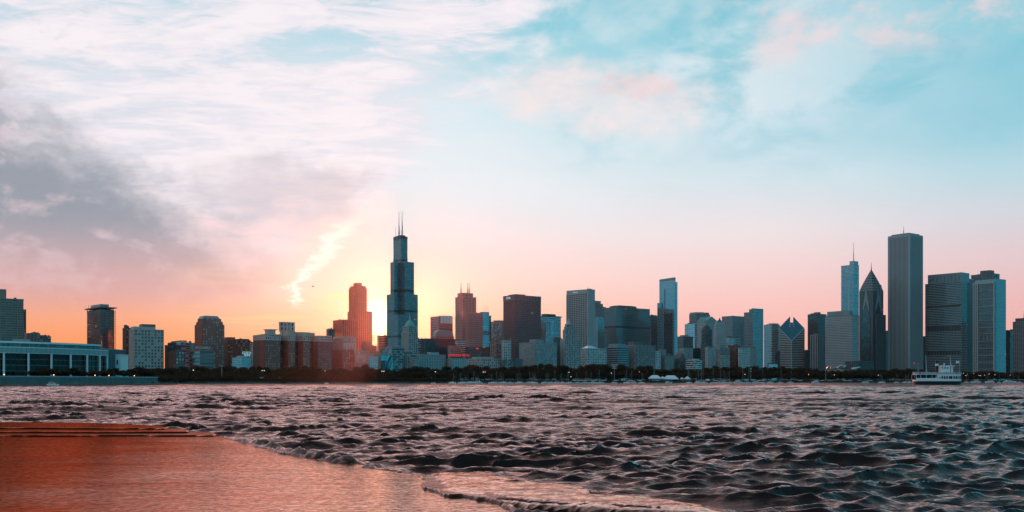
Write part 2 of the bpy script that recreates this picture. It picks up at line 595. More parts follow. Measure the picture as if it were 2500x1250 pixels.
keep_low = np.where((sd_min > 0) & (sd_min < 3.5), -0.10 * (1 - sd_min / 3.5) * (1 - surf_zone), 0)
chop = np.where(sd_min < 6, 0.05 * (fbm(LX * 2.1, LY * 2.1, 4, 55) - 0.5) * np.clip(1 - np.abs(sd_min) / 4, 0, 1), 0)
LZ = oz * damp + roll - sink + keep_low + chop
wsh = (2.6 * (fbm(LX * 0.28 + 9.1, LY * 0.16, 3, 141) - 0.36) + 0.5 * (fbm(LX * 1.6, LY * 1.1, 4, 151) - 0.5)) * surf_zone
ef = np.clip((wsh - inside) / 0.12, 0, 1) * np.clip(inside / 0.1, 0, 1) * (inside < 3)
bead = 0.030 * np.exp(-((wsh - inside - 0.10) / 0.09) ** 2)
hw = 0.128 + bead + 0.035 * (fbm(LX * 3.2, LY * 3.2, 4, 161) - 0.4) + 0.04 * (fbm(LX * 0.15, LY * 0.15, 2, 95) - 0.5)
hi = 0.0
LZ = np.maximum(LZ, LZ * (1 - ef) + (hw + hi) * ef)
roll = np.maximum(roll, ef * 0.09)
LXd, LYd = LX + ox * damp, LY + oy * damp
LZ = LZ - 0.0 * LY
foam = np.clip(roll / 0.16, 0, 1) * (0.35 + 0.65 * np.clip((rag - 0.45) * 5, 0, 1))
crest = np.clip((oz - 0.33) / 0.15, 0, 1) * np.clip((fbm(LX * 3, LY * 3, 3, 88) - 0.5) * 6, 0, 1)
foam = np.maximum(foam, 0.25 * crest)
idx = np.arange(nR * nC).reshape(nR, nC)
quads = np.stack([idx[:-1, :-1], idx[:-1, 1:], idx[1:, 1:], idx[1:, :-1]], -1).reshape(-1, 4)

mW, t, b, o = material('lake_water')
tcn = t.n('ShaderNodeTexCoord')
ob = X(t, tcn.outputs['Object'])
x, y, z = t.sep(ob)
att = t.n('ShaderNodeAttribute', attribute_name='foam')
fo = X(t, att.outputs['Fac'])
nf = t.noise(t.vec(x * 5, y * 5, z * 9), 3.0, 5, 0.65)
fm = t.smooth(fo * 0.9 + (nf - 0.5) * 0.9, 0.35, 0.85)
colw = t.mix(fm * 0.55, (0.026, 0.013, 0.012), (0.22, 0.13, 0.11))
t.put(b.inputs['Base Color'], colw)
t.put(b.inputs['Roughness'], 0.055 + fm * 0.35)
b.inputs['IOR'].default_value = 1.333
b.inputs['Specular Tint'].default_value = (1.0, 0.56, 0.54, 1)
dist = t.math('SQRT', x * x + y * y)
n1 = t.noise(t.vec(x * 1.0, y * 1.35, 0.0), 4.5, 5, 0.62, 0.5)
n2 = t.noise(t.vec(x * 0.30, y * 0.42, 3.0), 1.0, 4, 0.6, 0.3)
bump1 = t.n('ShaderNodeBump')
t.put(bump1.inputs['Height'], n1)
t.put(bump1.inputs['Strength'], t.smooth(dist, 20, 120, 0.45, 0.75))
bump1.inputs['Distance'].default_value = 0.07
bump2 = t.n('ShaderNodeBump')
t.put(bump2.inputs['Height'], n2)
t.put(bump2.inputs['Strength'], t.smooth(dist, 80, 300, 0.0, 1.0))
bump2.inputs['Distance'].default_value = 0.55
t.put(bump2.inputs['Normal'], bump1.outputs[0])
t.put(b.inputs['Normal'], bump2.outputs[0])
# reflection tinted pink by its colour: Fresnel mirror over dark water
gl = t.n('ShaderNodeBsdfGlossy', distribution='GGX')
gl.inputs['Color'].default_value = (1.0, 0.675, 0.64, 1)
t.put(gl.inputs['Roughness'], 0.05 + fm * 0.35)
t.put(gl.inputs['Normal'], bump2.outputs[0])
df = t.n('ShaderNodeBsdfDiffuse')
t.put(df.inputs['Color'], colw)
fr = t.n('ShaderNodeFresnel')
fr.inputs['IOR'].default_value = 1.333
t.put(fr.inputs['Normal'], bump2.outputs[0])
mxs = t.n('ShaderNodeMixShader')
t.put(mxs.inputs[0], t.math('MINIMUM', t.math('POWER', X(t, fr.outputs[0]), 1.22) * 1.32, 1.0) * (1.0 - fm * 0.35))
t.put(mxs.inputs[1], df.outputs[0])
t.put(mxs.inputs[2], gl.outputs[0])
t.put(o.inputs['Surface'], mxs.outputs[0])

lake = np_mesh('lake_water', np.stack([LXd, LYd, LZ], -1).reshape(-1, 3), quads, mW, kind='structure')
fa = lake.data.attributes.new('foam', 'FLOAT', 'POINT')
fa.data.foreach_set('value', foam.astype(np.float32).ravel())
lake['label'] = 'dark choppy lake water with pink sunset reflections'
# the deep lake bed far below closes the basin all round
mBed = solid('lake_bed', (0.02, 0.022, 0.022), 0.9)
bed = mesh_obj('lake_bed', [(-6000, -3000, -1.6), (6000, -3000, -1.6), (6000, 6000, -1.6), (-6000, 6000, -1.6)], [(0, 1, 2, 3)], mBed, kind='structure')

# ------------------------------------------------------------------ wet stone ledges
mS, t, b, o = material('wet_stone')
tcn = t.n('ShaderNodeTexCoord')
ob = X(t, tcn.outputs['Object'])
x, y, z = t.sep(ob)
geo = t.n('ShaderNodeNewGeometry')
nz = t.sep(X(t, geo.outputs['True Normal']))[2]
flat = t.smooth(nz, 0.55, 0.90)                      # tops keep the stone colour, risers go near black
n1 = t.noise(t.vec(x * 0.22, y * 0.5, 0.0), 0.9, 6, 0.6, 0.6)
n2 = t.noise(t.vec(x * 1.0, y * 1.2, 1.0), 2.4, 7, 0.68, 0.4)
n3 = t.noise(t.vec(x * 0.45, y * 0.9, 8.0), 0.9, 6, 0.62, 1.0)
col = t.mix(t.smooth(n1, 0.32, 0.66), (0.26, 0.040, 0.016), (0.34, 0.085, 0.050))
col = t.mix(t.smooth(n2, 0.46, 0.72) * 0.55, col, (0.12, 0.028, 0.014))
crack = t.smooth(t.math('ABSOLUTE', n3 - 0.5), 0.012, 0.0) * t.smooth(n1, 0.44, 0.60)
film = t.smooth(n2 + (n1 - 0.5) * 0.5, 0.50, 0.66) * t.smooth(n3, 0.43, 0.60)
dark = t.math('MAXIMUM', crack * 0.9, film * 0.55)
col = t.mix(dark, col, (0.05, 0.018, 0.012))
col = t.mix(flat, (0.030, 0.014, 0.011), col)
t.put(b.inputs['Base Color'], col)
b.inputs['IOR'].default_value = 1.45
t.put(b.inputs['Metallic'], flat * (1.0 - dark) * 0.66)
t.put(b.inputs['Roughness'], t.smooth(n2, 0.3, 0.7, 0.06, 0.17) + (1.0 - flat) * 0.5 + dark * 0.2)
b.inputs['Specular IOR Level'].default_value = 0.0
r1 = t.noise(t.vec(x * 1.0, y * 1.25, 0.0), 5.0, 5, 0.64, 0.4)
r2 = t.noise(t.vec(x * 0.8, y * 1.2, 5.0), 1.3, 5, 0.60, 0.6)
bp = t.n('ShaderNodeBump')
t.put(bp.inputs['Height'], r1)
bp.inputs['Strength'].default_value = 0.40
bp.inputs['Distance'].default_value = 0.030
bp2 = t.n('ShaderNodeBump')
t.put(bp2.inputs['Height'], r2)
bp2.inputs['Strength'].default_value = 0.20
bp2.inputs['Distance'].default_value = 0.05
t.put(bp2.inputs['Normal'], bp.outputs[0])
t.put(b.inputs['Normal'], bp2.outputs[0])
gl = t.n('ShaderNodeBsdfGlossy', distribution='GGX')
# reflection's shading put into its colour: dark red left, brighter salmon right
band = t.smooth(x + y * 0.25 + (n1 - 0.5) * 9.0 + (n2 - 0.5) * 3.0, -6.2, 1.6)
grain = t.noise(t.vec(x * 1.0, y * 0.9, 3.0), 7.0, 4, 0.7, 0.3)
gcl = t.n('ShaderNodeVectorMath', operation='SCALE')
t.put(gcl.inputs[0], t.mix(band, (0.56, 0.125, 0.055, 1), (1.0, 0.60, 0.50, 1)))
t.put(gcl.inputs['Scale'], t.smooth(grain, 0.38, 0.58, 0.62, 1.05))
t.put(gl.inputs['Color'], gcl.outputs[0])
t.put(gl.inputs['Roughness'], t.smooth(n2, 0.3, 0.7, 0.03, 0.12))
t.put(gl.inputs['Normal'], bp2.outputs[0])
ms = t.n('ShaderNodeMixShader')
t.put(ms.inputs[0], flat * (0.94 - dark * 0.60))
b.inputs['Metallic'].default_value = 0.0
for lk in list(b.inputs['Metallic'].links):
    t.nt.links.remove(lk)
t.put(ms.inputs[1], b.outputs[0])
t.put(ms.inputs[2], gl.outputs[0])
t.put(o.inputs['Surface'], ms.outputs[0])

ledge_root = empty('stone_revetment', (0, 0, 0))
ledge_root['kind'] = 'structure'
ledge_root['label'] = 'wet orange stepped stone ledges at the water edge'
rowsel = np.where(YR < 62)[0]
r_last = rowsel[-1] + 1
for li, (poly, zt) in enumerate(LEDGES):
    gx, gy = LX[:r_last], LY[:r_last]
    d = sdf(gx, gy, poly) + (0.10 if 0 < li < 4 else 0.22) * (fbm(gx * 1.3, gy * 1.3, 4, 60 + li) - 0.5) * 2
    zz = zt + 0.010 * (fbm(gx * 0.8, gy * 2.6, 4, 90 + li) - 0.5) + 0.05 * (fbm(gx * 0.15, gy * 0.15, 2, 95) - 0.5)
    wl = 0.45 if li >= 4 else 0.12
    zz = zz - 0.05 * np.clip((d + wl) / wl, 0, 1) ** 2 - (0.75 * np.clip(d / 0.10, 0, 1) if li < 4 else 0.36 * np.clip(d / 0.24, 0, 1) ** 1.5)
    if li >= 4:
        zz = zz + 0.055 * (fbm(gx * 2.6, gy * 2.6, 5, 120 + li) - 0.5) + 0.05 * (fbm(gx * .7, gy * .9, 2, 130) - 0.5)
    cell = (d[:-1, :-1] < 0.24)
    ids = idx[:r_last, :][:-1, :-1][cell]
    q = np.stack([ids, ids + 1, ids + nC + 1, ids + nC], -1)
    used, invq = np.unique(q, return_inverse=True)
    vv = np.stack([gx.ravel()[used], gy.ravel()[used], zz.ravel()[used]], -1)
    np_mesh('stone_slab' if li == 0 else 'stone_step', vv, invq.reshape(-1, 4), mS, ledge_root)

# ------------------------------------------------------------------ city: materials
GZ = 2.6                                   # street level above the lake
GRID = rad(-53.5)                          # the street grid: local X = east, local Y = north


def wall(name, col, rough=0.8, var=0.16, metal=0.0):
    return solid(name, col, rough, metal, var, 0.05, 0.3)


wall('limestone', (0.325, 0.350, 0.356))
wall('warm_stone', (0.46, 0.385, 0.36))
wall('tan_concrete', (0.33, 0.225, 0.18))
wall('pale_stone', (0.444, 0.486, 0.498))
wall('grey_stone', (0.231, 0.269, 0.281))
wall('dark_stone', (0.101, 0.129, 0.140))
wall('brown_brick', (0.150, 0.085, 0.072))
wall('red_brick', (0.235, 0.085, 0.068))
wall('dark_brick', (0.085, 0.052, 0.050))
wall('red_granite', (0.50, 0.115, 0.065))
wall('rose_granite', (0.29, 0.195, 0.185))
wall('maroon_steel', (0.135, 0.085, 0.100), 0.5)
wall('concrete', (0.20, 0.21, 0.21))
wall('white_panel', (0.50, 0.56, 0.58), 0.5, 0.08)
wall('dark_steel', (0.042, 0.054, 0.062), 0.45, 0.1)
wall('grey_steel', (0.186, 0.234, 0.258), 0.42, 0.1)
wall('teal_steel', (0.168, 0.258, 0.282), 0.4, 0.1)
wall('copper_green', (0.16, 0.36, 0.33), 0.6)
wall('roof_grey', (0.13, 0.125, 0.125))
wall('white_granite', (0.267, 0.325, 0.345), 0.6, 0.06)


def glass(name, dark, blind, metal, rough, tint, p_blind, p_lit=0.0, wob=0.012):
    """window glass; every pane gets its own blind and a slight tilt of its own"""
    m, t, b, o = material(name)
    tcn = t.n('ShaderNodeTexCoord')
    x, y, z = t.sep(X(t, tcn.outputs['Object']))
    ab = t.n('ShaderNodeAttribute', attribute_type='OBJECT', attribute_name='bay')
    af = t.n('ShaderNodeAttribute', attribute_type='OBJECT', attribute_name='flr')
    bay, flr = X(t, ab.outputs['Fac']), X(t, af.outputs['Fac'])
    cell = t.vec(t.math('FLOOR', x / bay + 0.013), t.math('FLOOR', y / bay + 0.013), t.math('FLOOR', z / flr))
    wn = t.n('ShaderNodeTexWhiteNoise', noise_dimensions='3D')
    t.put(wn.inputs['Vector'], cell)
    r = X(t, wn.outputs['Value'])
    col = t.mix(t.smooth(r, 1 - p_blind - 0.02, 1 - p_blind + 0.02), dark, blind)
    t.put(b.inputs['Base Color'], col)
    b.inputs['Metallic'].default_value = metal
    b.inputs['Roughness'].default_value = rough
    b.inputs['IOR'].default_value = 1.6
    b.inputs['Specular Tint'].default_value = tuple(tint) + (1,)
    geo = t.n('ShaderNodeNewGeometry')
    sc = t.n('ShaderNodeVectorMath', operation='MULTIPLY_ADD')
    t.put(sc.inputs[0], wn.outputs['Color'])
    sc.inputs[1].default_value = (wob,) * 3
    t.put(sc.inputs[2], geo.outputs['Normal'])
    nm = t.n('ShaderNodeVectorMath', operation='NORMALIZE')
    t.put(nm.inputs[0], sc.outputs[0])
    t.put(b.inputs['Normal'], nm.outputs[0])
    if p_lit:
        w2 = t.n('ShaderNodeTexWhiteNoise', noise_dimensions='4D')
        t.put(w2.inputs['Vector'], cell)
        w2.inputs['W'].default_value = 3.7
        lit = t.math('GREATER_THAN', X(t, w2.outputs['Value']), 1 - p_lit)
        t.put(b.inputs['Emission Color'], (1.0, 0.86, 0.68, 1))
        t.put(b.inputs['Emission Strength'], lit * 0.38)
    return m


glass('glass_window', (0.030, 0.036, 0.042), (0.34, 0.35, 0.36), 0.0, 0.10, (1, 1, 1), 0.28, 0.004, 0.03)
glass('glass_bright', (0.16, 0.19, 0.21), (0.55, 0.58, 0.60), 0.35, 0.12, (1, 1, 1), 0.45, 0.006, 0.03)
glass('glass_teal', (0.16, 0.30, 0.34), (0.25, 0.36, 0.39), 0.75, 0.10, (1, 1, 1), 0.30, 0.0008, 0.02)
glass('glass_dark', (0.060, 0.075, 0.085), (0.11, 0.12, 0.13), 0.45, 0.12, (1, 1, 1), 0.30, 0.0008, 0.02)
glass('glass_blue', (0.30, 0.42, 0.47), (0.36, 0.47, 0.52), 0.80, 0.08, (1, 1, 1), 0.40, 0.0, 0.015)
glass('glass_bronze', (0.10, 0.070, 0.075), (0.17, 0.13, 0.135), 0.35, 0.14, (1, 1, 1), 0.30, 0.003, 0.02)
glass('glass_slate', (0.16, 0.235, 0.27), (0.24, 0.32, 0.36), 0.45, 0.22, (1, 1, 1), 0.35, 0.0006, 0.015)
glass('hall_glass', (0.008, 0.010, 0.011), (0.030, 0.026, 0.026), 0.0, 0.15, (0.3, 0.3, 0.3), 0.25, 0.0, 0.02)
solid('glass_cyan', (0.035, 0.40, 0.50), 0.18, 0.3, 0.10, 0.05, 0.6)
solid('roof_glass', (0.62, 0.72, 0.76), 0.25, 0.2, 0.06, 0.05, 0.6)
emitter('lamp_white', (1.0, 0.93, 0.80), 3.2)
emitter('lamp_amber', (1.0, 0.42, 0.12), 5.0)
emitter('sign_red', (1.0, 0.03, 0.045), 0.55)
emitter('sign_pale', (0.55, 0.95, 1.0), 0.35)
M = MATS

STYLE = {   # pier width / bay, band height / floor, pier depth, band depth
    'grid': dict(pw=0.46, bh=0.42, pd=0.55, bd=0.35),
    'punched': dict(pw=0.60, bh=0.52, pd=0.45, bd=0.42),
    'bands': dict(pw=0.0, bh=0.50, pd=0.40, bd=0.50),
    'piers': dict(pw=0.50, bh=0.30, pd=0.95, bd=0.20),
    'fins': dict(pw=0.42, bh=0.0, pd=0.80, bd=0.0),
    'curtain': dict(pw=0.13, bh=0.20, pd=0.18, bd=0.10),
    'mullion': dict(pw=0.20, bh=0.34, pd=0.35, bd=0.15),
    'blank': None,
}


class Bld:
    def __init__(s, name, label, xl, xe, xr, k=1.0, cat='building', D=None, rot=0.0, amax=95.0, group=None):
        ue = ray(xe)
        s.D = D if D else k * 1456.0 / (0.804 - 0.595 * ue)
        for step in range(60):
            s.ang = GRID + rad(rot)
            s.e = Vector((math.cos(s.ang), math.sin(s.ang)))
            s.n = Vector((-s.e.y, s.e.x))
            s.C = Vector((ue * s.D, s.D))
            s.a = s.along(xl, -s.e)
            s.b = s.along(xr, s.n)
            if 0 < s.a <= amax:
                break
            rot += 1.0
        s.root = empty(name, (s.C.x, s.C.y, GZ), s.ang)
        tag(s.root, label, cat, group)

    def along(s, px, d):
        u = ray(px)
        return (u * s.C.y - s.C.x) / (d.x - u * d.y)

    def S(s, px):
        """local x on the south face under this picture column"""
        return -s.along(px, -s.e)

    def Ey(s, px):
        return s.along(px, s.n)

    def z(s, py, x=0.0, y=0.0):
        return zat(py, s.C.y + s.e.y * x + s.n.y * y) - GZ

    def tier(s, x0, x1, y0, y1, z0, z1, wallm, glassm='glass_window', style='grid', fh=3.9, bay=4.0, parapet=1.4, roof=True, names=('glazing', 'facade_frame', 'roof_parapet'), **ov):
        st = STYLE[style]
        wm = M[wallm]
        if st is None:
            p = MB().box(x0, x1, y0, y1, z0, z1).build('wall_block', wm, s.root)
            return p
        st = dict(st, **ov)
        g = MB().box(x0, x1, y0, y1, z0, z1).build(names[0], M[glassm], s.root)
        nx, ny = max(1, round((x1 - x0) / bay)), max(1, round((y1 - y0) / bay))
        bx_, by_ = (x1 - x0) / nx, (y1 - y0) / ny
        g['bay'] = float(by_)
        nf = max(1, round((z1 - z0) / fh))
        f = (z1 - z0) / nf
        g['flr'] = float(f)
        mb = MB()
        if st['bh'] > 0:
            h, d = st['bh'] * f, st['bd']
            for i in range(nf):
                zz = z0 + i * f
                mb.box(x0 - d, x1 + d, y0 - d, y1 + d, zz + 0.001, zz + h)
        if st['pw'] > 0:
            d = st['pd']
            w = st['pw'] * bx_ / 2
            for i in range(nx + 1):
                xx = x0 + i * bx_
                a0, a1 = max(xx - w, x0 - d), min(xx + w, x1 + d)
                mb.box(a0, a1, y0 - d, y0 + 0.2, z0, z1 - 0.01)
            w = st['pw'] * by_ / 2
            for i in range(ny + 1):
                yy = y0 + i * by_
                a0, a1 = max(yy - w, y0 - d + 0.01), min(yy + w, y1 + d)
                mb.box(x1 - 0.2, x1 + d, a0, a1, z0, z1 - 0.01)
        mb.build(names[1], wm, s.root, 'stuff')
        if roof:
            d = max(st['pd'], st['bd']) + 0.15
            MB().box(x0 - d, x1 + d, y0 - d, y1 + d, z1, z1 + parapet).build(names[2], wm, s.root)
        return g

    def main(s, py, wallm, glassm, style, **kw):
        s.H = s.z(py)
        return s.tier(-s.a, 0, 0, s.b, 0, s.H - kw.get('parapet', 1.4), wallm, glassm, style, **kw)

    def frac(s, f, py0, py1, wallm, glassm='glass_window', style='blank', name=None, **kw):
        x0, x1 = -s.a * (1 - f[0]), -s.a * (1 - f[1])
        y0, y1 = s.b * f[2], s.b * f[3]
        z0 = py0 if isinstance(py0, float) else s.z(py0)
        g = s.tier(x0, x1, y0, y1, z0, s.z(py1, x1, y0), wallm, glassm, style, **kw)
        if name:
            g.name = name
        return g

    def part(s, mb, name, mat, kind=None, parent=None):
        return mb.build(name, M[mat], parent or s.root, kind)

    def mast(s, x, y, z0, py, r=0.5, name='antenna', mat='dark_steel'):
        z1 = s.z(py, x, y)
        mb = MB()
        mb.tube((x, y, z0), (x, y, z0 + (z1 - z0) * 0.45), r, r * 0.8, 6)
        mb.tube((x, y, z0 + (z1 - z0) * 0.45), (x, y, z1), r * 0.55, r * 0.25, 6)
        return mb.build(name, M[mat], s.root)


def text_on(s, txt, face, c, z, size, mat, name='rooftop_sign', depth=0.25, out=0.8):
    """flat lettering standing on the south ('S') or east ('E') face"""
    cu = bpy.data.curves.new(name, 'FONT')
    cu.body = txt
    cu.size = size
    cu.extrude = depth
    cu.align_x = 'CENTER'
    cu.align_y = 'BOTTOM'
    cu.resolution_u = 2
    tmp = bpy.data.objects.new(name, cu)
    COL.objects.link(tmp)
    dg = bpy.context.evaluated_depsgraph_get()
    me = bpy.data.meshes.new_from_object(tmp.evaluated_get(dg))
    bpy.data.objects.remove(tmp)
    o = bpy.data.objects.new(name, me)
    me.materials.clear()
    me.materials.append(M[mat])
    COL.objects.link(o)
    o.parent = s.root
    if face == 'S':
        o.location, o.rotation_euler = (c, -out, z), (rad(90), 0, 0)
    else:
        o.location, o.rotation_euler = (out, c, z), (rad(90), 0, rad(90))
    return o


